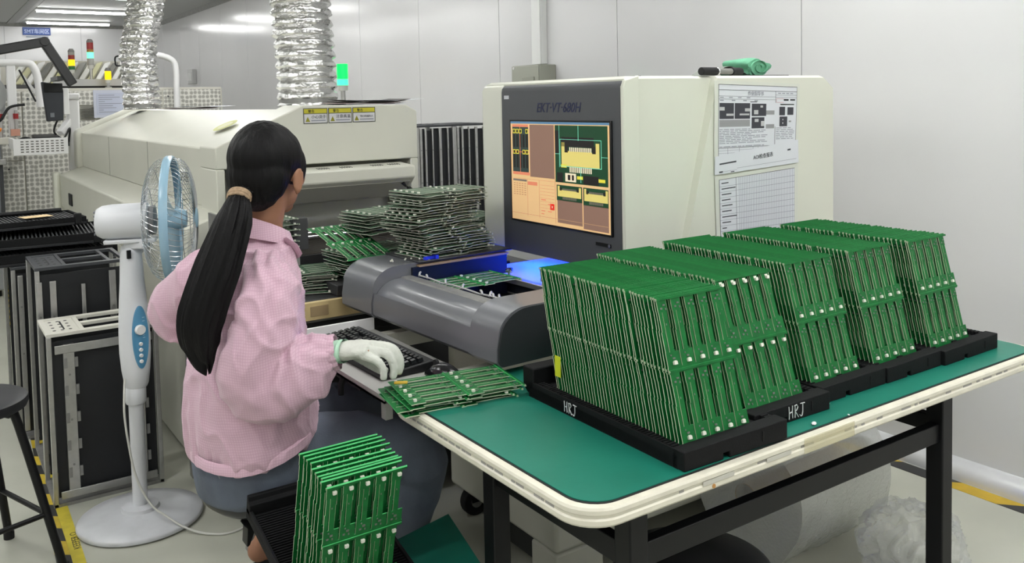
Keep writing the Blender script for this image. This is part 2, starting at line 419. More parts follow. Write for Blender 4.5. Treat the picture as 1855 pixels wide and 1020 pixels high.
# warning labels on the end face
def warn(x0, txt):
    p = thing_part = MB().box(x0, x0+.105, 3.4685, 3.4698, 1.318, 1.382).build('warning_label', mat('label_edge', (64, 66, 60), .5), ov)
    MB().box(x0+.003, x0+.102, 3.4680, 3.4686, 1.321, 1.358).build('label_field', mat('label_grey', (198, 198, 200), .5), p)
    MB().box(x0+.003, x0+.102, 3.4680, 3.4686, 1.361, 1.379).build('label_band', mat('label_yellow', (186, 178, 40), .5), p)
    b = MB().prism([(x0+.008, 1.326), (x0+.028, 1.326), (x0+.018, 1.347)], lambda a, c, t: (a, t, c), 3.4676, 3.4681)
    b.build('label_triangle', mat('label_yellow2', (140, 136, 30), .5), p)
    text_obj('label_text', txt, .0165 if len(txt) < 5 else .0102, INK, p, basis((x0+.033, 3.4676, 1.340), (1,0,0), (0,0,1)))
    text_obj('label_heading', '警告', .014, INKB, p, basis((x0+.02, 3.4676, 1.3645), (1,0,0), (0,0,1)))
    MB().box(x0+.033, x0+.096, 3.4676, 3.4681, 1.328, 1.333).build('label_line', INKL, p)
warn(1.312, '小心烫手'); warn(1.421, '注意高温'); warn(1.530, '当心机械伤人')
# round sticker on the slope and the maker's letters on the side
sl = basis((1.125, 3.93, 1.3125), (.36, 0, .16), (0, 1, 0))
b = MB(); b.lathe([(.055, .0), (.055, .001)], sl @ Matrix.Diagonal((1, 1.35, 1, 1)), 28)
b.build('round_sticker', mat('sticker_olive', (190, 192, 120), .5), ov)
b = MB(); b.lathe([(.035, .001), (.035, .0016)], sl @ Matrix.Diagonal((1, 1.35, 1, 1)), 28)
b.build('sticker_centre', mat('sticker_pale', (206, 206, 170), .5), ov)
text_obj('lettering', 'JLT-OFFEE', .062, INKB, ov, basis((.9608, 4.19, 1.07), (0,-1,0), (0,0,1)), sx=.9, bold=-.0005)

# papers on the oven
def paper_stack(name, label, x0, x1, y0, y1, z, dark):
    t = thing(name, label, 'papers', ((x0+x1)/2, (y0+y1)/2, z))
    def sheet(nm, m, dz, ox, oy, curl):
        rings = []
        for i in range(9):
            u = i/8
            rr = []
            for (v, tt) in ((0, 0), (1, 0), (1, 1), (0, 1)):
                zz = z + dz + curl*(abs(u-.5)*2)**2*(.6+.4*v) + .0016*math.sin(7*u+3*v) + .0016 + (.0012 if tt else 0)
                rr.append((x0+ox+(x1-x0)*u, y0+oy+(y1-y0)*v, zz))
            rings.append(rr)
        MB().loft(rings).build(nm, m, t, smooth=50)
    sheet('sheet', PAPER, .0, .01, -.01, .004)
    sheet('sheet', mat('paper_pinkish', (206, 186, 186), .6), .003, -.02, .005, .006)
    sheet('folder', mat('folder_dark', (58, 50, 44), .5), .007, 0, 0, .009)
    if dark: sheet('sheet', mat('paper_cover', (70, 66, 62), .6), .012, .03, .01, .012)
    sheet('sheet', PAPER, .016, .10, .012, .004)
paper_stack('paper_stack', 'dark folder and papers lying on the oven end top beside the green lamp', 1.50, 1.80, 3.50, 3.72, 1.391, True)
paper_stack('paper_stack', 'papers and dark folder lying on the oven behind the left foil duct', 1.42, 1.74, 6.15, 6.5, 1.379, False)

# foil exhaust ducts
FOIL = mat('crinkled_foil', (225, 225, 224), .16, metal=1, bump=.9, bump_scale=70)
def duct(name, label, pts, R, pitch, amp, crk):
    t = thing(name, label, 'duct', pts[0])
    P = [Vector(p) for p in pts]
    # resample the centre line
    seg = [(P[i+1]-P[i]).length for i in range(len(P)-1)]; L = sum(seg)
    nr = int(L/pitch*8); nu = 64
    def at(d):
        for i, sg in enumerate(seg):
            if d <= sg or i == len(seg)-1: 
                f = d/sg
                # smooth blend
                return P[i].lerp(P[i+1], f)
            d -= sg
    C0 = [at(L*i/nr) for i in range(nr+1)]
    C1 = [sum((C0[max(0, min(nr, i+k))] for k in range(-10, 11)), Vector())/21 for i in range(nr+1)]
    rings = []
    for i, c in enumerate(C1):
        d = L*i/nr
        ph = (d % pitch)/pitch
        base = R + amp*math.sin(2*PI*ph) + .35*amp*math.sin(4*PI*ph+1)
        rr = []
        for j in range(nu):
            a = 2*PI*j/nu
            q = Vector((math.cos(a)*3.2, math.sin(a)*3.2, d*14))
            r = base + crk*(noise.noise(q*2.2) + .6*noise.noise(q*5.5)) + crk*.8*math.sin(18*a + 9*noise.noise(q))*(.5+.5*math.sin(2*PI*ph+2))
            rr.append(c + Vector((math.cos(a)*r, math.sin(a)*r, crk*1.2*noise.noise(q*1.3))))
        rings.append(rr)
    MB().loft(rings, caps=False).build('hose', FOIL, t, smooth=35)
    MB().lathe([(R*.93, -.002), (R*.93, .035), (R*1.02, .035), (R*1.02, -.002)], Matrix.Translation(C1[0]), 32).build('collar', ALUD, t, smooth=40)
duct('foil_duct', 'wide ribbed silver foil duct rising from the near end of the oven', [(1.637, 4.25, 1.374), (1.63, 4.25, 1.6), (1.60, 4.25, 2.1), (1.565, 4.25, CZ-.005)], .142, .052, .010, .0045)
duct('foil_duct', 'narrower crumpled silver foil duct bending up from the middle of the oven', [(1.315, 6.6, 1.374), (1.308, 6.6, 1.62), (1.30, 6.6, 1.80), (1.365, 6.6, 2.1), (1.41, 6.6, CZ-.005)], .118, .046, .006, .0065)

# signal lamps
def tower(name, label, x, y, z, segs, r, pole, cap=True):
    t = thing(name, label, 'signal lamp', (x, y, z))
    MB().lathe([(r*1.1, 0), (r*1.1, .012), (r*.45, .016), (r*.45, pole)], Matrix.Translation((x, y, z)), 16).build('pole', ALU, t, smooth=40)
    zz = z+pole
    MB().lathe([(r*.9, 0), (r*.9, .03)], Matrix.Translation((x, y, zz)), 20).build('socket', mat('lamp_socket', (196, 196, 190), .5), t, smooth=40)
    zz += .03
    for col, on, h in segs:
        m = mat('signal_%d_%d_%d_%d' % (*col, on), col, .3, emit=(1.25 if on else 0))
        MB().lathe([(r, .001), (r, h-.001)], Matrix.Translation((x, y, zz)), 20).build('lens', m, t, smooth=40)
        zz += h
    if cap: MB().lathe([(r, 0), (r, .012), (r*.6, .03)], Matrix.Translation((x, y, zz)), 20).build('cap', mat('lamp_cap', (120, 120, 118), .5), t, smooth=40)
tower('signal_lamp', 'glowing green signal lamp on the oven beside the wide foil duct', 1.975, 4.6, 1.37, [((70, 255, 170), 1, .035), ((0, 225, 90), 1, .085)], .031, .10, False)
MB().box(1.83, 2.02, 4.55, 4.65, 1.345, 1.37).build('lamp_bracket', CREAM, ov, bevel=.003)

# ------------------------------------------------------------------ inspection machine
ao = thing('inspection_machine', 'cream optical inspection machine with grey front panel and built-in screen', 'machine', (2.0, 2.23, 0))
Y0, Y1, XB = 1.86, 2.61, 2.593
def body_ring(z, k, top=0., ins=0.):
    # k: 0 at the bottom, 1 at the top; the side carries a slanted fold
    f1, f2 = 1.81+.118*k, 1.865+.153*k
    xr = XB - top
    return [(1.655+ins, Y0+.016+ins, z), (1.68+ins, Y0+.004+ins, z), (1.75, Y0+ins, z), (f1-.002, Y0+ins, z), (f1+.010, Y0+.022+ins, z), (f2-.006, Y0+.022+ins, z), (f2, Y0+ins, z),
            (xr-.012, Y0+ins, z), (xr, Y0+.012+ins, z), (xr, Y1-.012-ins, z), (xr-.012, Y1-ins, z), (1.67+ins, Y1-ins, z), (1.655+ins, Y1-.012-ins, z)]
MB().loft([body_ring(.893, 0), body_ring(1.416, .93), body_ring(1.452, .99, .05), body_ring(1.460, 1, .06, .012)]).build('body', CREAM, ao, smooth=30)
MB().box(2.05, 2.55, 1.9, 2.57, .745, .893).build('body_plinth', CREAM, ao)
# grey faceplate with rolled top
fp = [(1.660, .895), (1.640, .895), (1.640, 1.425), (1.643, 1.437), (1.650, 1.445), (1.662, 1.449), (1.720, 1.462), (1.722, 1.452), (1.665, 1.436), (1.660, 1.43)]
MB().prism(fp, lambda a, b, t: (a, t, b), 1.877, 2.482).build('faceplate', DGREY, ao, smooth=35)
MB().prism([(1.655, .895), (1.641, .895), (1.641, 1.43), (1.650, 1.449), (1.70, 1.458)], lambda a, b, t: (a, t, b), 2.484, 2.612).build('cream_side_strip', CREAM, ao, bevel=.01)
MB().prism([(1.700, .893), (1.6395, .893), (1.6395, 1.43), (1.648, 1.449), (1.70, 1.462)], lambda a, b, t: (a, t, b), 1.863, 1.8765).build('near_edge_trim', CREAM, ao, bevel=.003)
# screen: local frame, u to the photograph's right = -Y, v = up
sc = MB().box(1.634, 1.645, 1.912, 2.430, .998, 1.334).build('screen_bezel', mat('bezel_black', (14, 14, 16), .3), ao, bevel=.002)
def scr(name, col, e=.46):
    return mat(name, col, .45, spec=.3, emit=e)
S_TAN, S_BRN, S_PCB, S_PAD = scr('scr_tan', (226, 186, 134)), scr('scr_brown', (136, 106, 92)), scr('scr_green', (28, 66, 42)), scr('scr_pad', (216, 200, 116))
S_DK, S_BLU, S_RED, S_PNK, S_CY, S_WH, S_GRY, S_YEL = scr('scr_dark', (34, 32, 30)), scr('scr_blue', (90, 128, 160)), scr('scr_red', (224, 40, 30)), scr('scr_pink', (218, 132, 100)), scr('scr_cyan', (130, 220, 190)), scr('scr_white', (236, 220, 190)), scr('scr_grey', (120, 110, 100)), scr('scr_yellow', (220, 210, 70))
SU0, SU1, SV0, SV1 = 2.422, 1.918, 1.004, 1.328
def sbox(parent, name, m, rects, lay):
    if 1 < len(rects) <= 14: return [sbox(parent, name, m, [q_], lay) for q_ in rects][0]
    b = MB()
    for u0, v0, u1, v1 in rects:      # fractions, v measured from the top
        ya, yb = SU0+(SU1-SU0)*u0, SU0+(SU1-SU0)*u1
        za, zb = SV1+(SV0-SV1)*v0, SV1+(SV0-SV1)*v1
        xx = 1.634-.00025*lay
        b.box(xx-.0002, xx, min(ya, yb), max(ya, yb), min(za, zb), max(za, zb))
    return b.build(name, m, parent, **({'kind': 'stuff'} if len(rects) > 1 else {}))
disp = sbox(ao, 'display', S_TAN, [(0, 0, 1, 1)], 1)
sbox(disp, 'title_bar', S_BLU, [(0, 0, 1, .022)], 2)
sbox(disp, 'pane', S_BRN, [(.215, .03, .475, .55), (.50, .745, .745, .965), (.755, .76, .985, .985)], 2)
sbox(disp, 'pane', S_PCB, [(.485, .03, .985, .575), (.495, .60, .745, .75), (.755, .60, .985, .765)], 2)
sbox(disp, 'pane', S_PNK, [(.02, .03, .20, .055), (.02, .51, .21, .54), (.185, .60, .29, .635)], 2)
sbox(disp, 'board_view', scr('scr_teal', (52, 66, 62)), [(.02, .055, .20, .51)], 2)
r = []
for i in range(5):
    for v0, v1 in ((.13, .26), (.33, .47)): r.append((.028+.036*i, v0, .05+.036*i, v1))
sbox(disp, 'board_view_columns', S_DK, r, 3)
r, q = [], []
for i in range(5):
    for v in (.075, .285):
        if i == 3 and v < .1 or i == 2 and v > .1: continue
        r.append((.026+.036*i, v, .056+.036*i, v+.045)); q.append((.032+.036*i, v+.008, .050+.036*i, v+.037))
sbox(disp, 'markers', S_YEL, r, 4); sbox(disp, 'markers_inner', S_DK, q, 5)
sbox(disp, 'cross_lines', S_PNK, [(.105, .055, .109, .51), (.02, .305, .20, .310)], 4)
def connector_view(u0, v0, u1, v1, big):
    du, dv = u1-u0, v1-v0
    F = lambda a, b, c, d: (u0+du*a, v0+dv*b, u0+du*c, v0+dv*d)
    sbox(disp, 'part_pads', S_PAD, [F(.0, .30, 1, .80), F(0, 0, .09, .30), F(.91, 0, 1, .30), F(.09, .28, .2, .35)], 3)
    sbox(disp, 'part_gap', S_DK, [F(.09, .10, .18, .34), F(.82, .10, .91, .34)], 4)
    pins = [F(.22+.05*k, .16, .25+.05*k, .30) for k in range(12)] + [F(.22+.05*k, .82, .25+.05*k, 1.0) for k in range(12)]
    sbox(disp, 'part_pins', S_WH if big else S_GRY, pins, 4)
sbox(disp, 'dark_zone', S_DK, [(.485, .08, .53, .30), (.55, .14, .86, .23), (.76, .49, .90, .57), (.50, .48, .56, .57)], 3)
connector_view(.55, .19, .91, .47, True)
connector_view(.505, .61, .735, .735, False); connector_view(.765, .61, .98, .75, False)
sbox(disp, 'overlay_lines', S_CY, [(.715, .03, .719, .17), (.735, .42, .739, .56), (.535, .16, .93, .164), (.535, .16, .539, .42), (.926, .16, .930, .42), (.535, .415, .93, .42), (.485, .30, .535, .304), (.93, .31, .985, .314), (.528, .03, .531, .43)], 5)
sbox(disp, 'component_view', S_WH, [(.585, .48, .69, .56)], 4); sbox(disp, 'component_view', S_DK, [(.61, .495, .635, .545), (.65, .495, .67, .545)], 5)
sbox(disp, 'component_ends', S_YEL, [(.70, .50, .755, .53), (.90, .51, .96, .54), (.545, .40, .60, .43)], 4)
sbox(disp, 'list_header', S_GRY, [(.02, .585, .175, .605)], 3)
r = [(.025+.03*i, .625+.022*k, .045+.03*i, .634+.022*k) for i in range(5) for k in range(6)]
sbox(disp, 'list_rows', scr('scr_tan_dark', (184, 146, 106)), r, 3)
r = [(.32, .62+.032*k, .47, .623+.032*k) for k in range(8)] + [(.18, .58, .183, .95), (.31, .58, .313, .95), (.478, .55, .482, .98), (.0, .93, .98, .934), (.02, .575, .475, .578)]
sbox(disp, 'list_lines', MATS['scr_tan_dark'], r, 3)
sbox(disp, 'status_text', S_PNK, [(.33, .87, .37, .878), (.40, .87, .44, .878), (.33, .90, .36, .908), (.40, .80, .44, .808), (.33, .76, .38, .77)], 3)
rb = sbox(disp, 'red_button', S_RED, [(.425, .795, .468, .855)], 3)
sbox(disp, 'button_mark', S_WH, [(.442, .815, .450, .835)], 4)
# marks on the faceplate
text_obj('lettering', 'EKT·VT·680H', .0425, mat('lettering_navy', (28, 34, 74), .4), ao, basis((1.6395, 2.283, 1.3585), (0,-1,0), (0,0,1)), shear=.28, sx=.93, bold=.0004)
MB().box(1.6385, 1.64, 2.438, 2.466, 1.402, 1.414).build('white_sticker', PAPER, ao)
sl = MB().box(1.6375, 1.64, 1.925, 1.992, .966, .976).build('slot', mat('slot_black', (10, 10, 11), .4), ao)
b = MB(); b.lathe([(.0055, 0), (.0055, .0012)], basis((1.6373, 1.930, .9705), (0,1,0), (0,0,1)) @ Matrix.Rotation(PI, 4, 'Y'), 14); b.build('slot_key', CHROME, sl)
# base cabinet
MB().box(1.444, 2.58, 1.955, 2.555, .10, .75).build('base_cabinet', CREAM2, ao, bevel=.012)
MB().box(1.632, 2.56, 1.975, 2.535, .75, .820).build('deck_frame', CHARC, ao)
MB().box(1.90, 1.905, 1.9535, 1.956, .14, .74).build('side_seam', MATS['pale_seam'], ao)
MB().box(1.4415, 1.4445, 2.13, 2.50, .30, .70).build('front_door', CREAM2, ao, bevel=.001)
MB().box(1.44, 1.4425, 2.135, 2.495, .305, .695).build('door_panel', mat('door_panel_cream', (200, 198, 188), .4), ao, bevel=.001)
MB().box(1.444, 1.62, 1.955, 2.08, .012, .0995).build('corner_foot', CREAM2, ao, bevel=.008)
MB().box(1.47, 1.474, 2.081, 2.33, .02, .10).build('front_grille', mat('recess_shade', (46, 48, 47), .6), ao)  # dark sheet standing for the shade of the low recess
MB().box(1.63, 2.54, 2.09, 2.5, .085, .10).build('base_frame', BLACKM, ao)
for (cx, cy) in ((1.50, 2.49), (2.5, 2.49), (2.5, 2.03)):
    cs = MB().cbox((cx, cy, .105), (.07, .06, .010)).build('caster', BLACKM, ao, bevel=.003)
    MB().cyl((cx, cy-.016, .05), (cx, cy+.016, .05), .0495, 24).build('wheel', RUBBER, cs, bevel=.004)
    MB().cyl((cx, cy-.018, .05), (cx, cy+.018, .05), .022, 16).build('wheel_hub', ALUD, cs)
    for sgn in (-1, 1): MB().cbox((cx, cy+sgn*.022, .085), (.045, .004, .07)).build('fork', BLACKM, cs)
# in-feed nose, skewed by 2.4 degrees
NR = Matrix.Translation((1.127, 1.745, 0)) @ RZ(2.4).to_4x4()
nx = lambda a, b, t: NR @ Vector((a, t, b))
def prof(top, back, x0=0., low=.752):
    p = [(back, low), (x0+.012, low), (x0, low+.012), (x0, low+.045), (x0+.006, low+.075)]
    r = .085
    for i in range(1, 8):
        a = PI/2*i/8
        p.append((x0+.006+r*(1-math.cos(a)), top-r*.78+r*.78*math.sin(a)))
    return p + [(x0+.006+r+.01, top), (back, top)]
MB().prism(prof(.892, .47), nx, .006, .128).build('nose_near_section', GREYM, ao, smooth=40)
MB().prism(prof(.890, .47, .004, .754), nx, 0, .006).build('nose_end_cap', CHARC, ao, smooth=40)
MB().prism(prof(.900, .50), nx, .655, .855).build('nose_far_section', GREYM, ao, smooth=40)
MB().prism(prof(.862, .135, .004), nx, .131, .652).build('nose_front_bar', GREYM, ao, smooth=40)
MB().prism([(.10, .8622), (.135, .8622), (.135, .866), (.105, .866)], nx, .135, .65).build('bar_lip', ALUD, ao)
MB().prism([(.135, .752), (.50, .752), (.50, .757), (.135, .757)], nx, .128, .654).build('bay_floor', mat('bay_black', (16, 17, 20), .5), ao)
MB().prism([(.16, .900), (.52, .900), (.52, .906), (.16, .906)], nx, .640, .86).build('cover_plate', mat('cover_black', (40, 41, 44), .35), ao, bevel=.002)
MB().prism([(.16, .889), (.50, .889), (.50, .895), (.16, .895)], nx, .636, .656).build('cover_edge_strip', mat('edge_beige', (150, 128, 100), .6), ao)
MB().prism([(.14, .757), (.50, .757), (.50, .888), (.14, .888)], nx, .646, .6545).build('bay_wall', mat('bay_wall_bluelit', (10, 18, 40), .4), ao)  # blue LED light is tinted into the dark wall colour
# rails, clamps and knob in the bay
MB().prism([(.405, .825), (.43, .825), (.43, .842), (.405, .842)], nx, .13, .645).build('rail', ALU, ao, bevel=.002)
MB().prism([(.14, .815), (.155, .815), (.155, .836), (.14, .836)], nx, .13, .645).build('rail', ALUD, ao, bevel=.002)
for y in (.19, .215, .235, .27, .37, .46, .56, .61):
    p = NR @ Vector((.142, y, .868)); q = NR @ Vector((.150+.02*random.random(), y+.022, .874))
    MB().tube([p, (p+q)/2+Vector((0,0,.004)), q], .0033, 8).build('cable_clip', mat('clip_grey', (168, 168, 166), .45), ao, smooth=60)
MB().tube([NR @ Vector((.145, (.16+.065*i), .868+.002*math.sin(2.2*i))) for i in range(8)], .0028, 8).build('white_cable', MATS['clip_grey'], ao, smooth=60)
kb = NR @ Vector((.425, .53, .842))
MB().lathe([(.005, 0), (.005, .012), (.012, .012), (.013, .018), (.012, .024)], Matrix.Translation(kb), 18).build('thumb_knob', CHROME, ao, smooth=40)
MB().prism([(.462, .835), (.60, .835), (.60, .862), (.462, .862)], nx, .16, .42).build('camera_carriage', mat('carriage_dark', (32, 36, 56), .3), ao, bevel=.003)
MB().prism([(.458, .842), (.462, .842), (.462, .849), (.458, .849)], nx, .22, .40).build('carriage_bar', CHROME, ao)
# lit chamber under the faceplate
MB().box(1.575, 2.05, 1.975, 2.54, .820, .825).build('chamber_floor', mat('chamber_white', (196, 204, 214), .4), ao)
MB().box(1.74, 1.76, 1.98, 2.53, .884, .8925).build('led_strip', mat('led_blue', (8, 62, 255), .4, emit=75), ao)
# keyboard tray
tr = MB().box(.857, 1.118, 1.815, 2.425, .706, .712).build('keyboard_tray', mat('tray_steel', (168, 168, 164), .4), ao)
MB().box(.857, 1.118, 2.42, 2.427, .706, .748).build('tray_rim', WHITEP, tr, bevel=.002)
MB().box(.857, .862, 1.815, 2.425, .706, .722).build('tray_rim', MATS['tray_steel'], tr)
MB().box(.93, 1.46, 2.36, 2.40, .66, .706).build('tray_arm', CREAM2, tr)
MB().box(.93, 1.46, 1.90, 1.94, .66, .706).build('tray_arm', CREAM2, tr)
MB().box(.872, .892, 1.842, 1.866, .655, .706).build('tray_bracket', MATS['tray_steel'], tr, bevel=.002)
MB().box(.87, .93, 1.98, 2.3, .690, .706).build('tray_underside', BLACKP, tr)
MB().tube([(.87, 2.08, .700), (.862, 2.08, .68), (.862, 2.08, .655)], .008, 8).build('tray_latch', BLACKP, tr, smooth=60)
# keyboard and mouse
k = thing('keyboard', 'black computer keyboard on the tray in front of the grey machine nose', 'keyboard', (.985, 2.17, .713), RZ(1.5))
MB().prism([(-.075, 0), (.075, 0), (.075, .026), (-.075, .014)], lambda a, b, t: (a, t, b), -.22, .22).build('case', BLACKP, k, local=True, bevel=.004)
kb = MB()
for r_ in range(6):
    for c_ in range(21):
        if c_ in (15, 16) and r_ in (2, 4): continue
        w = .0165
        xx = -.058+.0195*r_; yy = -.205+.0195*c_
        kb.loft([[(xx-w/2, yy-w/2, .018+.0016*r_-.002), (xx+w/2, yy-w/2, .018+.0016*r_), (xx+w/2, yy+w/2, .018+.0016*r_), (xx-w/2, yy+w/2, .018+.0016*r_-.002)],
                 [(xx-w/2+.0025, yy-w/2+.0025, .0275+.0016*r_-.002), (xx+w/2-.0025, yy-w/2+.0025, .0275+.0016*r_), (xx+w/2-.0025, yy+w/2-.0025, .0275+.0016*r_), (xx-w/2+.0025, yy+w/2-.0025, .0275+.0016*r_-.002)]])
kb.build('keys', mat('key_black', (24, 25, 28), .22), k, local=True, kind='stuff')
ms = thing('mouse', 'black computer mouse at the near end of the keyboard tray', 'mouse', (1.055, 1.885, .7125), RZ(10))
rings = []
for i in range(11):
    u = i/10; yy = -.055+.11*u; h = .036*math.sin(PI*(.1+.84*u))**.7; w = .031*math.sin(PI*(.12+.76*u))**.5
    rings.append([(w*math.cos(a), yy, max(0, h*math.sin(a))) for a in [PI*j/12 for j in range(13)]] + [(-w*.5, yy, 0), (w*.5, yy, 0)])
MB().loft(rings).build('shell', mat('mouse_black', (22, 22, 25), .18), ms, local=True, smooth=60)
MB().cyl((-.004, .03, .031), (.004, .03, .031), .008, 14).build('wheel', RUBBER, ms, local=True)

# notices taped to the side
def sheet_thing(name, label, corners, off, m):
    t = thing(name, label, 'notice', tuple(corners[0]))
    c = [Vector(q) for q in corners]     # TL TR BR BL (x, z)
    P = lambda u, v, d: Vector(((c[0].x*(1-u)+c[1].x*u)*(1-v)+(c[3].x*(1-u)+c[2].x*u)*v, Y0-off-d, (c[0].z*(1-u)+c[1].z*u)*(1-v)+(c[3].z*(1-u)+c[2].z*u)*v))
    def q(nm, mm, rects, d, par=t):
        if 1 < len(rects) <= 14: return [q(nm, mm, [q_], d, par) for q_ in rects][0]
        b = MB()
        for u0, v0, u1, v1 in rects:
            a = [P(u0, v0, d), P(u1, v0, d), P(u1, v1, d), P(u0, v1, d)]
            e_ = [p+Vector((0, .00025, 0)) for p in a]
            b.loft([e_, a])
        return b.build(nm, mm, par, **({'kind': 'stuff'} if len(rects) > 1 else {}))
    return t, P, q
N1 = [(2.000, 0, 1.446), (2.402, 0, 1.432), (2.388, 0, 1.172), (1.995, 0, 1.172)]
LAM = mat('laminate_edge', (212, 214, 204), .3)
t, P, q = sheet_thing('notice_sheet', 'laminated work instruction with photos taped high on the machine side', N1, .003, PAPER)
q('laminate', LAM, [(0, 0, 1, 1)], 0)
q('paper', PAPER, [(.045, .04, .965, .97)], .0006)
q('frame_lines', INK, [(.045, .04, .965, .046), (.045, .10, .965, .105), (.045, .04, .048, .97), (.962, .04, .965, .97), (.045, .755, .965, .76), (.70, .53, .704, .76), (.045, .17, .70, .173), (.045, .205, .70, .208), (.70, .105, .703, .24), (.70, .175, .965, .178), (.70, .145, .965, .148)], .0010)
q('photo_print', mat('print_photo_dark', (58, 58, 66), .7), [(.055, .25, .215, .43), (.225, .25, .40, .43), (.42, .255, .59, .40), (.42, .415, .57, .545), (.75, .29, .82, .395), (.85, .295, .925, .39), (.755, .41, .85, .53)], .0010)
q('photo_print', mat('print_photo_mid', (150, 150, 152), .7), [(.055, .44, .40, .52), (.59, .335, .69, .385), (.59, .50, .69, .55), (.87, .46, .90, .48)], .0010)
q('photo_spots', mat('print_photo_pale', (188, 188, 190), .7), [(.445, .33, .495, .38), (.52, .275, .55, .30), (.455, .435, .50, .47), (.53, .46, .57, .52), (.055, .295, .11, .335), (.34, .31, .40, .345), (.13, .37, .21, .395), (.28, .37, .39, .39), (.79, .44, .80, .455), (.79, .48, .80, .50)], .0014)
random.seed(3)
rl = []
for k_ in range(11):
    if k_ == 9: continue
    u = .055
    while u < .055+(.5 if k_ % 3 else .34):
        w = .02+.07*random.random(); rl.append((u, .545+.0195*k_, u+w, .553+.0195*k_)); u += w+.012
for k_ in range(7):
    u = .715
    while u < .90: w = .03+.05*random.random(); rl.append((u, .545+.022*k_, u+w, .553+.022*k_)); u += w+.012
for k_ in range(4): rl.append((.06+.1*k_, .182, .10+.1*k_, .192)); rl.append((.06+.13*k_, .215, .10+.13*k_, .226)); rl.append((.73+.05*k_, .12, .765+.05*k_, .13))
q('text_lines', INKL, rl, .0010)
q('table_lines', INKL, [(.045, .785, .965, .788), (.045, .815, .8, .818), (.045, .85, .6, .853), (.045, .885, .45, .888), (.15, .76, .153, .90), (.28, .76, .283, .90), (.44, .76, .443, .88), (.5, .76, .503, .86)], .0010)
q('stamp', mat('stamp_red', (190, 120, 120), .7), [(.71, .19, .80, .194), (.71, .235, .80, .239), (.71, .19, .713, .239)], .0014)
q('signature', INKB, [(.80, .195, .86, .215), (.88, .195, .94, .212), (.76, .255, .93, .267), (.40, .23, .48, .238)], .0014)
text_obj('title', '作业指导书', .015, INKL, t, basis(P(.37, .155, .0012), (1, 0, -.035), (0, 0, 1)))
st = [(1.998, 0, 1.214), (2.388, 0, 1.250), (2.390, 0, 1.174), (1.994, 0, 1.158)]
t, P, q = sheet_thing('notice_strip', 'slanting paper strip with a heading between the two notices', st, .006, PAPER)
q('paper', PAPER, [(0, 0, 1, 1)], 0)
q('text_lines', INK, [(.05, .42, .24, .50), (.05, .85, .09, .93), (.86, .33, .90, .40), (.18, .93, .22, .97)], .0004)
q('table_lines', INKL, [(.25, .80, .97, .815), (.06, .88, .25, .893)], .0004)
text_obj('heading', 'AOI检查报表', .0165, INK, t, basis(P(.44, .52, .0006), (1, 0, .07), (-.06, 0, 1)))
N2 = [(1.998, 0, 1.152), (2.390, 0, 1.171), (2.388, 0, .925), (2.004, 0, .935)]
t, P, q = sheet_thing('notice_sheet', 'laminated blank grid check sheet taped below the work instruction', N2, .003, PAPER)
q('laminate', LAM, [(0, 0, 1, 1)], 0)
q('paper', PAPER, [(.045, .05, .955, .97)], .0006)
q('frame_lines', INK, [(.045, .05, .955, .056), (.045, .05, .049, .97), (.235, .05, .238, .97)], .0010)
q('grid_lines', mat('grid_grey', (132, 134, 150), .8), [(.27+.0205*k_, .06, .2725+.0205*k_, .97) for k_ in range(34)] + [(.049, .15+.079*k_, .955, .154+.079*k_) for k_ in range(10)], .0010)
q('row_names', INK, [(.07, .10+.079*k_, .07+[.08, .16, .11, .10, .12, .11, .17, .10, .05, .09, .1][k_], .114+.079*k_) for k_ in range(11)], .0010)

# things lying on top of the machine
TZ = 1.4605
t = thing('marker_pen', 'black marker pen with silver band lying on top of the cream machine', 'pen', (2.06, 1.90, TZ))
for nm, m, a, b_, r in (('cap', BLACKP, 0, .075, .0125), ('band', CHROME, .075, .081, .0127), ('barrel', mat('pen_grey', (120, 120, 116), .4), .081, .15, .0095), ('tail', BLACKP, .15, .20, .0125)):
    MB().cyl((1.972+a, 1.885+.1*a, TZ+.0135), (1.972+b_, 1.885+.1*b_, TZ+.0135), r, 16).build(nm, m, t, bevel=.0015)
t = thing('flat_file', 'thin dark sheet lying under the cloth on the cream machine', 'sheet', (2.26, 1.98, TZ))
MB().box(2.12, 2.40, 1.90, 2.06, TZ, TZ+.0025).build('sheet', BLACKP, t)
GC = mat('cloth_green', (104, 168, 136), .9, noise_amt=.15, noise_scale=30, bump=.3, bump_scale=250)
t = thing('cleaning_cloth', 'rolled pale green cleaning cloth on top of the cream machine', 'cloth', (2.27, 1.97, TZ+.0025))
b = MB()
rings = []
for i in range(15):
    u = i/14; yy = 1.92+.11*u
    rr = []
    for j in range(28):      # folded, lobed end section
        a = 2*PI*j/28
        r = .034+.006*math.sin(3*a+1.2+u)+.004*math.sin(5*a+2*u)
        s_ = .86+.14*math.sin(PI*u)
        rr.append((2.275+r*1.75*s_*math.cos(a)+.01*math.sin(4*u), yy, max(TZ+.003, TZ+.026+r*.95*s_*math.sin(a))))
    rings.append(rr)
b.loft(rings); b.build('roll', GC, t, smooth=70)
b = MB()
sp = []
for i in range(46):
    a = .55*i/2.2; r = .006+.0011*i*.55
    sp.append((2.278+1.5*r*math.cos(a), TZ+.027+r*.9*math.sin(a)))
ring = [[(x_+dx, y_, z_) for (dx, y_) in ((-.002, 1.914), (.002, 1.914), (.002, 1.93), (-.002, 1.93))] for x_, z_ in sp]
b.loft(ring); b.build('fold', GC, t, smooth=70)
t = thing('grey_cloth', 'flat grey rag tucked behind the green cloth on the machine', 'cloth', (2.16, 1.98, TZ+.0025))
rings = []
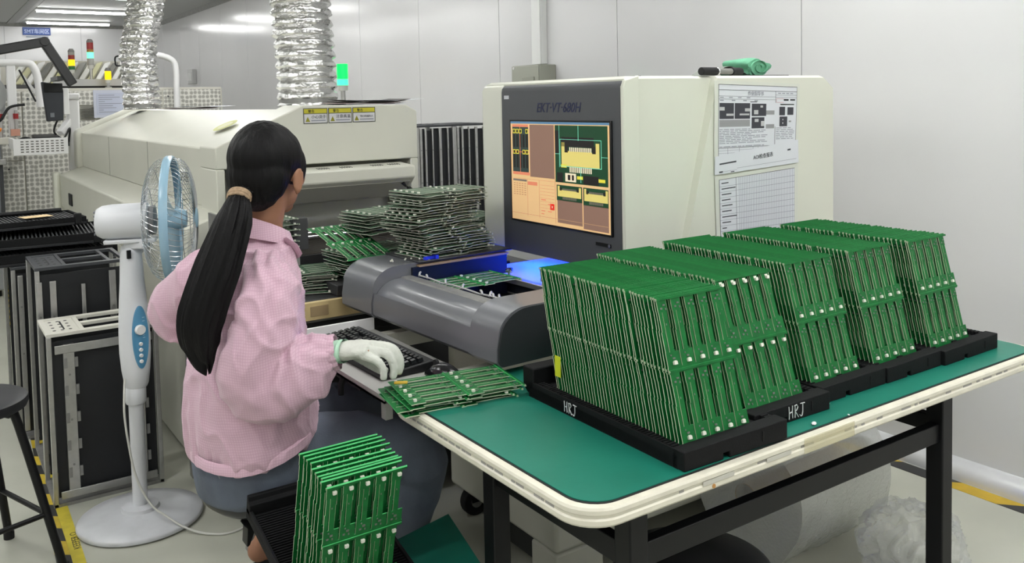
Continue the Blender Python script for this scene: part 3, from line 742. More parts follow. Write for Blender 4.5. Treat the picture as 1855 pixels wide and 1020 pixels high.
for i in range(17):
    u = i/16; rings.append([(2.085+.16*u, 1.935+.0*v, TZ+.003+.034*math.sin(PI*u)**.8*(.7+.2*math.sin(5*u)) + dz) if v == 0 else (2.085+.16*u, 2.04, TZ+.003+.028*math.sin(PI*u)+dz) for v, dz in ((0, 0), (1, 0), (1, -.001), (0, -.001))])
MB().loft(rings).build('rag', mat('rag_grey', (128, 132, 126), .9, bump=.3, bump_scale=200), t, smooth=70)

# ------------------------------------------------------------------ work table
tb = thing('work_table', 'green topped work table with pale edge band and black steel legs', 'table', (1.61, 1.43, 0))
TX0, TX1, TY0, TY1, TT = .855, 2.375, 1.075, 1.80, .729
def rrect(x0, x1, y0, y1, r, n=8):
    p = []
    for cx, cy, a0 in ((x1-r, y1-r, 0), (x0+r, y1-r, 90), (x0+r, y0+r, 180), (x1-r, y0+r, 270)):
        for i in range(n+1):
            a = math.radians(a0+90*i/n); p.append((cx+r*math.cos(a), cy+r*math.sin(a)))
    return p
EDGE = mat('edge_band_ivory', (222, 218, 202), .3, noise_amt=.08, noise_scale=30)
top = MB()
o_, i_ = rrect(TX0, TX1, TY0, TY1, .075), rrect(TX0+.003, TX1-.003, TY0+.003, TY1-.003, .072)
top.loft([[(a, b, TT-.034) for a, b in i_], [(a, b, TT-.030) for a, b in o_], [(a, b, TT-.022) for a, b in o_], [(a, b, TT-.019) for a, b in i_], [(a, b, TT-.015) for a, b in i_], [(a, b, TT-.012) for a, b in o_], [(a, b, TT-.005) for a, b in o_], [(a, b, TT-.001) for a, b in i_]])
tp = top.build('tabletop', EDGE, tb, smooth=35)
# grey print and dirt in the groove of the edge band
b = MB(); random.seed(5)
n_ = len(i_)
x = TX0+.10
while x < TX1-.12:
    w = .01+.03*random.random()
    if random.random() < .7: b.box(x, x+w, TY0+.0022, TY0+.0034, TT-.0192, TT-.0152)
    x += w+.004+.02*random.random()
y = TY0+.09
while y < TY1-.09:
    w = .008+.02*random.random()
    if random.random() < .92: b.box(TX0+.0022, TX0+.0034, y, y+w, TT-.0192, TT-.0150)
    y += w+.002+.006*random.random()
b.build('band_print', mat('band_print_grey', (158, 156, 152), .5), tp, kind='stuff')
MB().loft([[(a, b_, TT-.016) for a, b_ in rrect(TX0+.02, TX1-.02, TY0+.02, TY1-.02, .06)], [(a, b_, TT-.034) for a, b_ in rrect(TX0+.02, TX1-.02, TY0+.02, TY1-.02, .06)]]).build('board_core', mat('chipboard', (120, 100, 78), .8), tp)
tapem = mat('clear_tape_yellowed', (222, 216, 180), .2, alpha=.3)
MB().box(1.40, 1.56, TY0-.0012, TY0-.0002, TT-.032, TT-.002).build('tape_piece', tapem, tp)
MB().box(1.12, 1.20, TY0-.001, TY0-.0002, TT-.021, TT-.013).build('edge_sticker', mat('sticker_print_grey', (196, 194, 184), .4), tp)
MB().box(1.29, 1.36, TY0-.001, TY0-.0002, TT-.021, TT-.013).build('edge_sticker', MATS['sticker_print_grey'], tp)
MB().cyl((1.147, TY0+.0005, TT-.027), (1.147, TY0-.0016, TT-.027), .004, 10).build('rust_spot', mat('rust', (190, 140, 80), .7), tp)
# legs and rails
LX0, LX1, LY0, LY1 = .985, 1.945, 1.115, 1.545
for lx, ly in ((LX0, LY0), (LX1, LY0), (LX0, LY1), (1.372, LY1)):
    lg = MB().box(lx-.021, lx+.021, ly-.021, ly+.021, .012, TT-.034).build('leg', BLACKM, tb, bevel=.003)
    MB().lathe([(.02, 0), (.02, .012), (.008, .014)], Matrix.Translation((lx, ly, 0)), 14).build('foot', RUBBER, lg)
MB().box(LX0+.021, LX1-.021, LY0-.012, LY0+.012, .585, .628).build('rail', BLACKM, tb, bevel=.002)
MB().box(LX0+.021, 1.351, LY1-.012, LY1+.012, .585, .628).build('rail', BLACKM, tb, bevel=.002)
MB().box(LX0-.012, LX0+.012, LY0+.021, LY1-.021, .585, .628).build('rail', BLACKM, tb, bevel=.002)
MB().box(LX1-.012, LX1+.012, LY0+.021, LY1+.1, .600, .640).build('rail', BLACKM, tb, bevel=.002)
MB().box(LX1-.012, LX1+.012, LY1+.06, LY1+.1, .640, TT-.034).build('rail_hanger', BLACKM, tb, bevel=.002)
for lx in (LX0, LX1):
    MB().box(lx-.015, lx+.015, LY0+.021, LY1+.2, .675, TT-.034).build('top_rail', BLACKM, tb)
# desk mat
MATG = mat('desk_mat_green', (24, 116, 98), .38, noise_amt=.14, noise_scale=4, bump=.06, bump_scale=40)
o_ = rrect(TX0+.022, TX1-.014, TY0+.020, TY1-.01, .06)
dm = MB().loft([[(a, b_, TT-.001) for a, b_ in o_], [(a, b_, TT+.0018) for a, b_ in o_]])
dmo = tag(dm.build('desk_mat', MATG), 'dark green rubber mat covering the work table', 'mat')
o2 = rrect(TX0+.018, TX1-.010, TY0+.016, TY1-.006, .062)
MB().loft([[(a, b_, TT-.0012) for a, b_ in o2], [(a, b_, TT+.0004) for a, b_ in o2]]).build('black_backing', RUBBER, dmo)
MZ = TT+.0018
# flecks of solder waste
random.seed(11)
for i, (fx, fy, fs, lb) in enumerate(((1.59, 1.16, .006, 'small white paper scrap on the mat in front of the third rack'), (1.47, 1.105, .009, 'crumpled pale scrap on the mat edge beside the racks marked HRJ'), (1.57, 1.095, .004, 'tiny white crumb at the front edge of the green mat'))):
    b = MB().ell((fx, fy, MZ+fs*.3), (fs, fs*.6, fs*.3), RZ(30*i), nu=7, nv=4)
    tag(b.build('paper_scrap', WHITEP), lb, 'scrap')

# ------------------------------------------------------------------ circuit boards
BWD, BHT, BT, PIT, RH = .175, .270, .0020, .035, .135
PCBF = mat('solder_mask_green', (10, 104, 46), .45, spec=.3, noise_amt=.22, noise_scale=45)
PCBE = mat('board_edge_pale', (196, 206, 178), .6)
PCBT = mat('board_edge_lit', (84, 192, 116), .5, spec=.3)  # top edges brightened in colour for light falling from above
CONW = mat('connector_white', (226, 226, 214), .4)
CHIP = mat('chip_grey', (110, 116, 108), .4, metal=.3)
TRACE = mat('solder_mask_dark', (14, 74, 36), .4)
def solids(z):
    """solid x intervals of the routed panel at height z"""
    r = z % RH
    up = .0025 if (z % BHT) > .07 and (z % RH) > .06 else 0.
    if r < .006 or r > RH-.005: return [(0, BWD)]
    out = []
    for c in range(5):
        x0 = c*PIT; x1 = x0+PIT
        jog = .0016 if r > .072 else 0.
        if r < .034: out.append((x0+.0008, x1-.0018))
        elif r < .108: out += [(x0+.0012+jog, x0+.0085+jog), (x0+.0115, x0+.0225)]
        else: out.append((x0+.0020, x0+.0245))
    return out
def board_mesh(flip, mats=None):
    b = MB()
    zs = []
    for rr in (0, RH):
        zs += [rr, rr+.006, rr+.034, rr+.072, rr+.108, rr+RH-.005]
    zs.append(BHT)
    for z0, z1 in zip(zs, zs[1:]):
        for x0, x1 in solids((z0+z1)/2):
            a, c = (x0, x1); za, zb = z0, z1
            o = len(b.v)
            b.v += [Vector(p) for p in ((a,0,za),(c,0,za),(c,BT,za),(a,BT,za),(a,0,zb),(c,0,zb),(c,BT,zb),(a,BT,zb))]
            for f, m in (((0,3,2,1),2),((4,5,6,7),2),((0,1,5,4),0),((1,2,6,5),1),((2,3,7,6),0),((3,0,4,7),1)):
                b.f.append([i+o for i in f]); b.m.append(m)
    for zc in (RH-.0005, BHT-.0025):       # lip of the break-off rails
        o = len(b.v); a, c, za, zb = .001, BWD-.001, zc-.0022, zc+.0022
        b.v += [Vector(p) for p in ((a,-.0022,za),(c,-.0022,za),(c,0,za),(a,0,za),(a,-.0022,zb),(c,-.0022,zb),(c,0,zb),(a,0,zb))]
        for f, m in (((0,3,2,1),2),((4,5,6,7),2),((0,1,5,4),0),((1,2,6,5),1),((3,0,4,7),1)):
            b.f.append([i+o for i in f]); b.m.append(m)
    return b.mesh('board', mats or [PCBF, PCBE, PCBT])
def conn_geo(b, x, z, flip, m=0):
    s = -1 if flip else 1
    b.box(x-.0040, x+.0040, -.0048, 0, z-.0030, z+.0030, m)
    b.box(x-.0026, x+.0026, -.0042, -.0010, z+s*.0030-.0012, z+s*.0030+.0012, m)
def conn_spots(flip):
    out = []
    for rr in (0, RH):
        for c in range(5):
            out.append((c*PIT+.0175, rr+.1215) if flip else (c*PIT+.0175, rr+.0135))
    return out
def connector_mesh(flip):
    b = MB(); conn_geo(b, 0, 0, flip); return b.mesh('connector', CONW)
def parts_mesh(flip, with_conn):
    b = MB()
    for rr in (0, RH):
        for c in range(5):
            x0 = c*PIT
            L = [(x0+.0175, rr+.022, .003, .0016, .0015), (x0+.012, rr+.028, .0014, .0014, .001),
                 (x0+.010, rr+.115, .0024, .0018, .0012), (x0+.017, rr+.121, .0028, .0014, .0016), (x0+.0205, rr+.113, .0014, .0020, .0012), (x0+.0155, rr+.085, .0009, .0018, .0008)]
            for (x, z, w, h, d) in L:
                if flip:
                    if z-rr > .11: z -= .100
                b.box(x-w, x+w, -d, 0, z-h, z+h, 1)
    if with_conn:
        for x, z in conn_spots(flip): conn_geo(b, x, z, flip, 0)
    return b.mesh('components', [CONW, CHIP])
PCBF2 = mat('solder_mask_shaded', (24, 78, 44), .5, spec=.25, noise_amt=.25, noise_scale=45)  # darker copy of the same solder mask, shade of the stacks in its colour
PCBE2 = mat('board_edge_grey', (186, 192, 176), .55)
BM = {f: board_mesh(f) for f in (0, 1)}
BMS = {f: board_mesh(f, [PCBF2, PCBE2, PCBE2]) for f in (0, 1)}
CM = {f: connector_mesh(f) for f in (0, 1)}
PM = {(f, c): parts_mesh(f, c) for f in (0, 1) for c in (0, 1)}
def board(M, flip, label, group, detail, stack=False):
    o = bpy.data.objects.new('circuit_board', (BMS if stack else BM)[flip]); COL.objects.link(o); o.matrix_world = M; W[o] = M
    o['label'] = label; o['category'] = 'circuit board'; o['group'] = group
    p = bpy.data.objects.new('components', PM[(flip, 0 if detail else 1)]); COL.objects.link(p); p.parent = o; p['kind'] = 'stuff'
    if detail:
        for x, z in conn_spots(flip):
            q = bpy.data.objects.new('connector', CM[flip]); COL.objects.link(q); q.parent = o; q.location = (x, 0, z)
    return o

# ------------------------------------------------------------------ slotted board racks
def strokes(name, b, lines, M, r, m, parent):
    for ln in lines:
        b.tube([M @ Vector((p[0], p[1], .0008)) for p in ln], r, 6)
    return b.build(name, m, parent, smooth=60)
HRJ = [[(.0, 1), (.04, .5), (.02, 0)], [(.36, 1.02), (.34, .5), (.38, .02)], [(.02, .46), (.36, .55)],
       [(.62, .95), (.64, .4), (.62, 0)], [(.56, .95), (.80, 1.0), (.92, .8), (.80, .58), (.64, .5), (.78, .3), (.98, -.02)],
       [(1.18, 1.0), (1.62, .98)], [(1.42, .98), (1.42, .3), (1.36, .02), (1.22, -.02), (1.12, .12)]]
CHALK = mat('white_marker', (206, 208, 208), .7)
def rack(idx, x, y, w, L, rot, label, mark=None):
    t = thing('board_rack', label, 'rack', (x, y, MZ), RZ(rot))
    M = W[t]
    MB().box(0, w, .012, L-.012, 0, .026).build('base', BLACKF, t, local=True, bevel=.002)
    rb = MB()
    n = int((L-.06)/.0095)
    for i in range(n):
        yy = .03+i*.0095
        for xa, xb in ((.004, .022), (.10, .118), (w-.022, w-.004)): rb.box(xa, xb, yy, yy+.0048, .026, .036)
    rb.build('slot_teeth', BLACKF, t, local=True, kind='stuff')
    MB().box(0, .0045, .012, L-.012, .0, .0345).build('side_rail', BLACKF, t, local=True)
    MB().box(w-.0045, w, .012, L-.012, .0, .0345).build('side_rail', BLACKF, t, local=True)
    fe = MB()
    fe.prism([(0, .0), (w*.36, 0), (w*.36, .012), (w*.42, .012), (w*.42, 0), (w, 0), (w, .039), (0, .036)], lambda a, b_, tt: (a, tt, b_), -.006, .026)
    fe.build('front_block', BLACKF, t, local=True, bevel=.002)
    MB().box(w*.74, w*.75, -.0075, -.005, .010, .030).build('slit', mat('slit_black', (8, 8, 9), .9), t, local=True)
    MB().prism([(.012, 0), (w-.012, 0), (w, .02), (w, .066), (0, .066), (0, .02)], lambda a, b_, tt: (a, tt, b_), L-.03, L+.012).build('rear_block', BLACKF, t, local=True, bevel=.003)
    if mark == 'side':
        mm = M @ basis((-.0008, .355, .006), (0, -1, 0), (0, 0, 1)) @ Matrix.Diagonal((.0265, .0225, 1, 1))
        strokes('lettering', MB(), HRJ, mm, .0011, CHALK, t)
    if mark == 'front':
        mm = M @ basis((w*.43, -.0066, .007), (1, 0, 0), (0, 0, 1)) @ Matrix.Diagonal((.030, .026, 1, 1))
        strokes('lettering', MB(), HRJ, mm, .0011, CHALK, t)
    return t
specs = [  # x, y, width, length, yaw, boards x offset, first y, count, lean, flip, label, group word, mark
    (1.098, 1.104, .272, .505, -1.6, .026, .024, 40, 14.2, 0, 'black slotted board rack lettered HRJ on its long side, nearest the camera', 'rack lettered on its side', 'side'),
    (1.338, 1.150, .232, .50, -1.0, .012, .026, 36, 17.5, 1, 'black slotted board rack lettered HRJ on its front end', 'rack lettered on its front', 'front'),
    (1.580, 1.172, .228, .50, -.5, .010, .030, 38, 15.5, 0, 'plain black slotted board rack third from the left on the table', 'third rack from the left', None),
    (1.812, 1.168, .222, .50, 0, .010, .035, 36, 14.5, 0, 'plain black slotted board rack fourth from the left on the table', 'fourth rack from the left', None),
    (2.038, 1.160, .250, .50, .4, .010, .035, 34, 13.0, 0, 'plain black slotted board rack nearest the right end of the table', 'rack nearest the wall', None)]
random.seed(21)
for k_, (x, y, w, L, rot, bx, by, nb, lean, flip, lb, word, mark) in enumerate(specs):
    t = rack(k_, x, y, w, L, rot, lb, mark)
    step = .405/nb
    for i in range(nb):
        det = i == 0
        yy = by + i*step + (random.uniform(-.0006, .0006))
        ln = lean + random.uniform(-.5, .5) + (1.2 if i % 9 == 0 else 0)
        jx = random.uniform(-.0012, .0012)
        M = W[t] @ Matrix.Translation((bx+jx, yy, .030+random.uniform(0, .0012))) @ RX(-ln).to_4x4() @ RZ(random.uniform(-.25, .25)).to_4x4()
        board(M, flip, 'green circuit board, %s from the front in the %s' % (ordinal(i+1), word), 'circuit boards standing in the %s' % word, det)
# yellow tag between boards of the first rack
yt = MB().box(1.1175, 1.1186, 1.485, 1.505, .80, .845).build('yellow_tag', mat('tag_yellow', (206, 214, 40), .5))
tag(yt, 'yellow tag stuck on the boards at the far end of the first rack', 'tag')

# flat boards: a matrix that lays a board down, components up
def flat(cx, cy, z, yaw, pitch=0., roll=0., up=True):
    R = RZ(yaw).to_4x4() @ RX(pitch).to_4x4() @ RY(roll).to_4x4()
    B = Matrix(((0, 0, 1, 0), (1, 0, 0, 0), (0, 1, 0, 0), (0, 0, 0, 1)))        # local z -> x, x -> y, y -> z
    if up: B = Matrix(((0, 0, 1, 0), (-1, 0, 0, 0), (0, -1, 0, 0), (0, 0, 0, 1)))
    return Matrix.Translation((cx, cy, z)) @ R @ B @ Matrix.Translation((-BWD/2, 0, -BHT/2))
# pile under the gloved hand
for i, (cx, cy, z, yw, pt, fl_) in enumerate(((.968, 1.712, MZ+.0018, -7, 0, 1), (.963, 1.716, MZ+.0095, -12, 0, 1), (.978, 1.706, MZ+.0175, -7.5, 0, 1), (.985, 1.704, MZ+.0265, -9.5, 0, 0))):
    board(flat(cx, cy, z, yw, pt), fl_, ['lowest green circuit board of the small pile beside the gloved hand', 'second lowest green circuit board of the pile beside the gloved hand', 'second highest green circuit board of the pile beside the gloved hand', 'top green circuit board of the small pile beside the gloved hand'][i], 'circuit boards in the pile by the hand', i == 3)
# board in the machine
pc = NR @ Vector((.285, .545, .8445))
board(flat(pc.x, pc.y, pc.z, 2.4), 0, 'green circuit board lying across the rails inside the grey machine nose', 'circuit board in the machine', True)
# tall stack on the cover plate, leaning and untidy
random.seed(5)
for i in range(23):
    u = i/22
    sway = .030*math.sin(2.4*u*PI+.6)
    cx = 1.395+sway-.055*max(0, u-.45)+random.uniform(-.006, .006); cy = 2.502+random.uniform(-.008, .008)
    board(flat(cx, cy, .9085+.0093*i, 6+7*math.sin(3*u)+random.uniform(-7, 7), random.uniform(-.5, .5), random.uniform(-.7, .7)), random.randint(0, 1),
          'green circuit board, %s from the bottom of the tall untidy stack' % ordinal(i+1), 'circuit boards in the tall stack', i == 22, True)
for i in range(18):
    board(flat(1.60+random.uniform(-.012, .012)+.008*math.sin(i), 2.715+random.uniform(-.008, .008), .8100+.0104*i, 4+random.uniform(-5, 5), random.uniform(-.4, .4), random.uniform(-.6, .6)), random.randint(0, 1),
          'green circuit board, %s from the bottom of the stack against the cream column' % ordinal(i+1), 'circuit boards in the stack by the column', i == 17, True)
for i in range(16):
    up_ = i > 8
    board(flat((1.345 if up_ else 1.285)+random.uniform(-.012, .012), (2.80 if up_ else 2.80)+random.uniform(-.012, .012), .8100+.0108*i+(.052 if up_ else 0), 10+random.uniform(-8, 8), random.uniform(-.6, .6), random.uniform(-.8, .8)), random.randint(0, 1),
          'green circuit board, %s from the bottom of the stack left of the tall one' % ordinal(i+1), 'circuit boards in the left stack', i == 15, True)
tilt = flat(1.185, 2.745, .935, -82, 0, 17)
board(tilt, 0, 'bright green circuit board leaning on the left stack, face to the camera', 'leaning circuit board', True)
for i in range(10):
    board(flat(1.02+random.uniform(-.018, .018), 2.84+random.uniform(-.012, .012), .779+.0068*i, -8+random.uniform(-16, 16), random.uniform(-.8, .8), random.uniform(-.8, .8)), random.randint(0, 1),
          'green circuit board, %s from the bottom of the low pile on the pale edged shelf' % ordinal(i+1), 'circuit boards in the low pile', i == 9, True)
for i in range(9):
    board(flat(1.03+random.uniform(-.008, .008), 3.26+random.uniform(-.006, .006), .80+.021*i, 3+random.uniform(-2, 2)), random.randint(0, 1),
          'green circuit board, %s from the bottom in the magazine beyond the woman' % ordinal(i+1), 'circuit boards in the magazine', False, True)

# unloading conveyor between oven and inspection machine
cv = thing('unloading_conveyor', 'dark unloading conveyor between the oven mouth and the inspection machine', 'conveyor', (1.4, 3.05, 0))
MB().box(.78, 1.95, 2.66, 3.43, .745, .772).build('deck', mat('deck_dark', (38, 38, 40), .45), cv, bevel=.003)
MB().box(.78, 1.95, 2.640, 2.66, .712, .770).build('edge_strip', mat('strip_beige', (196, 176, 128), .5, noise_amt=.08, noise_scale=20), cv, bevel=.002)
MB().box(1.00, 1.06, 2.638, 2.6405, .725, .757).build('edge_label', mat('label_brownish', (150, 130, 96), .5), cv)
MB().box(1.10, 1.78, 2.66, 3.0, .772, .8085).build('riser_plate', mat('riser_dark', (44, 44, 46), .5), cv, bevel=.003)
MB().box(.93, 1.095, 2.975, 2.985, .772, .865).build('back_plate', mat('plate_pale_grey', (150, 150, 146), .5), cv)
MB().box(.80, 1.93, 2.70, 3.40, .10, .45).build('lower_box', mat('lower_dark', (30, 31, 33), .6), cv, bevel=.004)
for lx in (.81, 1.92):
    for ly in (2.70, 3.38):
        MB().box(lx-.02, lx+.02, ly-.02, ly+.02, 0, .745).build('leg', ALUD, cv, bevel=.002)
MB().box(.83, 1.90, 2.68, 2.71, .56, .60).build('cross_bar', BLACKM, cv)
MB().box(.83, 1.90, 2.69, 2.70, .64, .69).build('cross_bar', BLACKP, cv)
for yy in (3.30, 3.40):
    MB().cyl((1.0, yy, .875), (1.78, yy, .875), .009, 12).build('guide_rod', CHROME, cv, smooth=60)
b = MB()
for i in range(16): b.box(1.0, 1.78, 3.10+.0225*i, 3.106+.0225*i, .842, .846)
b.build('mesh_belt', mat('belt_steel', (92, 88, 82), .4, metal=.7), cv, kind='stuff')
MB().box(.99, 1.79, 3.08, 3.46, .80, .842).build('belt_bed', mat('belt_bed', (26, 26, 28), .6), cv)
MB().box(1.155, 1.215, 3.20, 3.24, .83, .968).build('guide_block', mat('block_grey', (66, 67, 68), .5), cv, bevel=.003)
MB().box(1.17, 1.19, 3.205, 3.225, .772, .83).build('block_post', ALU, cv)
mgz = thing('board_magazine', 'open steel magazine holding boards beyond the woman', 'magazine', (1.03, 3.26, .772))
MB().box(.885, .895, 3.16, 3.36, .772, 1.0).build('side_wall', ALUD, mgz)
MB().box(.885, 1.17, 3.16, 3.36, .772, .778).build('base', ALUD, mgz)
MB().box(1.146, 1.152, 3.335, 3.36, .778, 1.0).build('side_post', BLACKP, mgz)
for i in range(9):
    MB().box(.896, .906, 3.17, 3.35, .793+.021*i, .797+.021*i).build('ledge', ALUD, mgz)

# spilled connectors and the blue bit on the cover plate
random.seed(9)
pts_ = sorted([(1.19+.10*random.random(), 2.42+.05*random.random(), .9085) for i in range(7)], key=lambda p: p[0]*.83-p[1]*.56)
for i, p in enumerate(pts_):
    b = MB().ell(p, (.0035, .0028, .0028), nu=7, nv=5)
    tag(b.build('loose_connector', CONW), 'tiny white connector spilled on the black cover plate, %s from the left' % ordinal(i+1), 'connector', 'spilled connectors on the cover plate')
b = MB().cbox((1.305, 2.405, .911), (.04, .012, .009), 0, RZ(12)).cbox((1.325, 2.403, .9125), (.012, .018, .012), 0, RZ(12))
tag(b.build('blue_plug', mat('plug_blue', (40, 60, 220), .4)), 'small blue plug at the foot of the tall board stack', 'plug')

# ------------------------------------------------------------------ low cart with rack in the foreground
ct = thing('low_cart', 'low platform with a green mat in the bottom foreground', 'cart', (.85, 1.74, 0))
cp = [(1.070, 1.905), (.64, 1.80), (.66, 1.60), (.995, 1.60), (1.01, 1.655)]
def cpz(a, b_, tt): return (a, b_, tt)
MB().prism(cp, cpz, .322, .348).build('platform', EDGE, ct, bevel=.004)
MB().prism([(a+(.85-a)*.012, b_+(1.74-b_)*.012) for a, b_ in cp], cpz, .348, .352).build('green_mat', MATG, ct)
for a, b_ in ((.70, 1.64), (.70, 1.79), (.96, 1.64), (1.0, 1.86)):
    MB().cyl((a, b_, 0), (a, b_, .322), .014, 12).build('leg', BLACKM, ct)
A_ = 14.3
Rk = RX(A_)
rk = thing('board_rack', 'black ribbed rack with upright boards tilted on the low platform in the foreground', 'rack', (.575, 1.638, .3955), Rk)
MB().box(0, .262, -.03, .335, -.016, 0).build('base', BLACKF, rk, local=True, bevel=.002)
rb = MB()
for i in range(42): rb.box(.008, .254, -.02+.0078*i, -.0165+.0078*i, 0, .006)
rb.build('slot_ribs', BLACKF, rk, local=True, kind='stuff')
MB().box(0, .008, -.03, .335, 0, .013).build('side_rail', BLACKF, rk, local=True, bevel=.002)
MB().box(.254, .262, -.03, .335, 0, .013).build('side_rail', BLACKF, rk, local=True, bevel=.002)
MB().prism([(.312, 0), (.335, 0), (.335, .042), (.326, .042), (.322, .030), (.312, .028)], lambda a, b_, tt: (tt, a, b_), 0, .262).build('rear_block', BLACKF, rk, local=True, bevel=.002)
MB().box(.10, .20, .20, .25, -.10, -.016).build('prop_block', BLACKF, rk, local=True, bevel=.004)
random.seed(17)
ss = [0, .021, .031, .040, .054, .066, .086, .098, .112, .124]
for i, s_ in enumerate(ss):
    sh = (.0, -.003, .003, -.002, -.001, -.004, .002, -.002, -.003, -.008)[i]
    M = W[rk] @ Matrix.Translation((.039+sh, s_, .004+random.uniform(0, .002)-(.022 if i == 9 else 0)*0)) @ RZ(random.uniform(-.6, .6)).to_4x4()
    board(M, 1, 'green circuit board, %s from the front in the tilted foreground rack' % ordinal(i+1), 'circuit boards in the foreground rack', i < 2)

# ------------------------------------------------------------------ pedestal fan
fn = thing('pedestal_fan', 'white pedestal fan with blue ring and round base left of the woman', 'fan', (.563, 3.135, 0))
FW = mat('fan_white', (214, 216, 220), .3)
FB = mat('fan_blue', (146, 180, 200), .25)
FBP = mat('fan_panel_blue', (84, 142, 178), .35)
fz = Matrix.Translation((.563, 3.135, 0))
MB().lathe([(.185, 0), (.199, .006), (.201, .014), (.196, .021), (.15, .028), (.09, .036), (.062, .041), (.058, .052), (.04, .056)], fz, 56).build('base', mat('fan_base_white', (206, 208, 212), .32, noise_amt=.08, noise_scale=14), fn, smooth=50)
MB().lathe([(.024, .05), (.024, .42)], fz, 24).build('pole', FW, fn, smooth=50)
MB().lathe([(.031, .405), (.034, .415), (.034, .452), (.029, .462), (.029, .47)], fz, 24).build('pole_collar', FW, fn, smooth=50)
nrm = Vector((.28, -.96, 0)).normalized(); lat = Vector((0, 0, 1)).cross(nrm)*-1
hs = [(.458, .033, .030), (.47, .038, .036), (.52, .046, .040), (.58, .0505, .042), (.64, .0505, .042), (.70, .048, .040), (.76, .044, .038), (.82, .039, .036), (.88, .036, .034), (.915, .034, .032), (.935, .030, .030), (.945, .02, .02)]
hc = Vector((.568, 3.135, 0))
rings = []
for z, a, b_ in hs:
    rings.append([hc + Vector((0, 0, z)) + lat*(a*math.cos(2*PI*j/32)*(abs(math.cos(2*PI*j/32))**-.12 if abs(math.cos(2*PI*j/32)) > .01 else 1)) + nrm*(b_*math.sin(2*PI*j/32)) for j in range(32)])
hb = MB().loft(rings).build('housing', FW, fn, smooth=60)
def face_pt(u, z, d): return hc + Vector((0, 0, z)) + lat*u + nrm*d
rings = []
for d, k in ((.030, 1), (.0435, 1), (.0445, .97)):
    rings.append([face_pt(.027*k*math.cos(2*PI*j/36), .634+.106*k*math.sin(2*PI*j/36), d) for j in range(36)])
pn = MB().loft(rings).build('control_panel', FBP, fn, smooth=40)
kc = face_pt(.006, .662, .0445)
MB().tube([kc, kc+nrm*.016], .0165, 24).build('timer_knob', WHITEP, pn, bevel=.002)
for z in (.613, .5935, .574, .5545):
    q = face_pt(.004, z, .0445); MB().tube([q, q+nrm*.008], .0062, 14).build('button', WHITEP, pn, bevel=.0015)
for z in (.70, .688, .64, .632):
    q = face_pt(-.010, z, .0446); MB().cbox(q, (.008, .001, .0015), 0, Matrix((lat, nrm, Vector((0,0,1)))).transposed()).build('print', mat('panel_print', (200, 220, 232), .5), pn)
ax = Vector((.94, -.34, 0)).normalized(); up = Vector((0, 0, 1)); sd = up.cross(ax)
RC = Vector((.692, 3.085, 1.022))
Mh = Matrix((sd, up, ax)).transposed().to_4x4(); Mh.translation = RC       # z along the axis
MB().cbox((.585, 3.118, .945), (.07, .05, .03), 0, RZ(-40)).build('neck_joint', FW, fn, bevel=.006)
MB().tube([face_pt(-.02, .93, -.02), face_pt(-.02, .93, .02)], .022, 18).build('tilt_hinge', FW, fn, bevel=.003)
MB().cbox(face_pt(.022, .915, .030), (.012, .008, .028), 0, Matrix((lat, nrm, Vector((0,0,1)))).transposed()).build('tilt_slot', BLACKP, fn)
MB().lathe([(.022, -.238), (.045, -.232), (.055, -.215), (.0585, -.185), (.060, -.10), (.060, -.075), (.05, -.07)], Mh, 36).build('motor_housing', FW, fn, smooth=50)
b = MB()
for i in range(7): b.cbox(Mh @ Vector((.0, -.036+.012*i, -.236)), (.06-.10*abs(-.036+.012*i), .003, .006), 0, Mh.to_3x3() @ Matrix(((1,0,0),(0,0,1),(0,-1,0))))
b.build('rear_slots', mat('slot_grey', (120, 122, 126), .5), fn)
MB().cbox(Mh @ Vector((0, -.064, -.13)), (.075, .014, .16), 0, Mh.to_3x3()).build('motor_shoe', FW, fn, bevel=.004)
MB().tube([Mh @ Vector((.061, .012, -.21)), Mh @ Vector((.061, .014, -.08))], .0018, 6).build('trim_line', WHITEP, fn)
RR = .209
MB().lathe([(RR-.006, -.012), (RR+.002, -.0135), (RR+.005, -.008), (RR+.005, .008), (RR+.002, .0135), (RR-.006, .012)], Mh, 72, caps=False).build('rim', FB, fn, smooth=45)
WIRE = mat('grille_wire', (196, 198, 200), .25, metal=.8)
def grille(name, sgn, depth, hub, nw):
    b = MB()
    for i in range(nw):
        a = 2*PI*i/nw
        P_ = []
        for k_ in range(9):
            u = k_/8
            r = hub + (RR-.003-hub)*math.sin(u*PI/2)**.9 if True else 0
            zz = sgn*(.012 + depth*math.cos(u*PI/2)**.8)
            aa = a + .25*sgn*(1-u)
            P_.append(Mh @ Vector((r*math.cos(aa), r*math.sin(aa), zz)))
        b.tube(P_, .00095, 4, caps=False)
    o = b.build(name, WIRE, fn, smooth=80, kind='stuff')
    for rr, zz in ((.11, .88), (.17, .60)):
        P_ = [Mh @ Vector((rr*math.cos(2*PI*j/48), rr*math.sin(2*PI*j/48), sgn*(.012+depth*zz))) for j in range(49)]
        MB().tube(P_, .0013, 5, caps=False).build('support_ring', WIRE, o, smooth=80)
    return o
grille('rear_grille', -1, .072, .05, 64)
grille('front_grille', 1, .066, .035, 64)
MB().lathe([(.0, .084), (.030, .083), (.036, .078), (.036, .072), (.0, .071)], Mh, 24).build('front_badge', FB, fn, smooth=40)
MB().lathe([(.0, .05), (.028, .048), (.034, .03), (.034, -.02), (.0, -.021)], Mh, 24).build('hub', FB, fn, smooth=40)
BL = mat('fan_blade', (150, 184, 202), .2, alpha=.62)
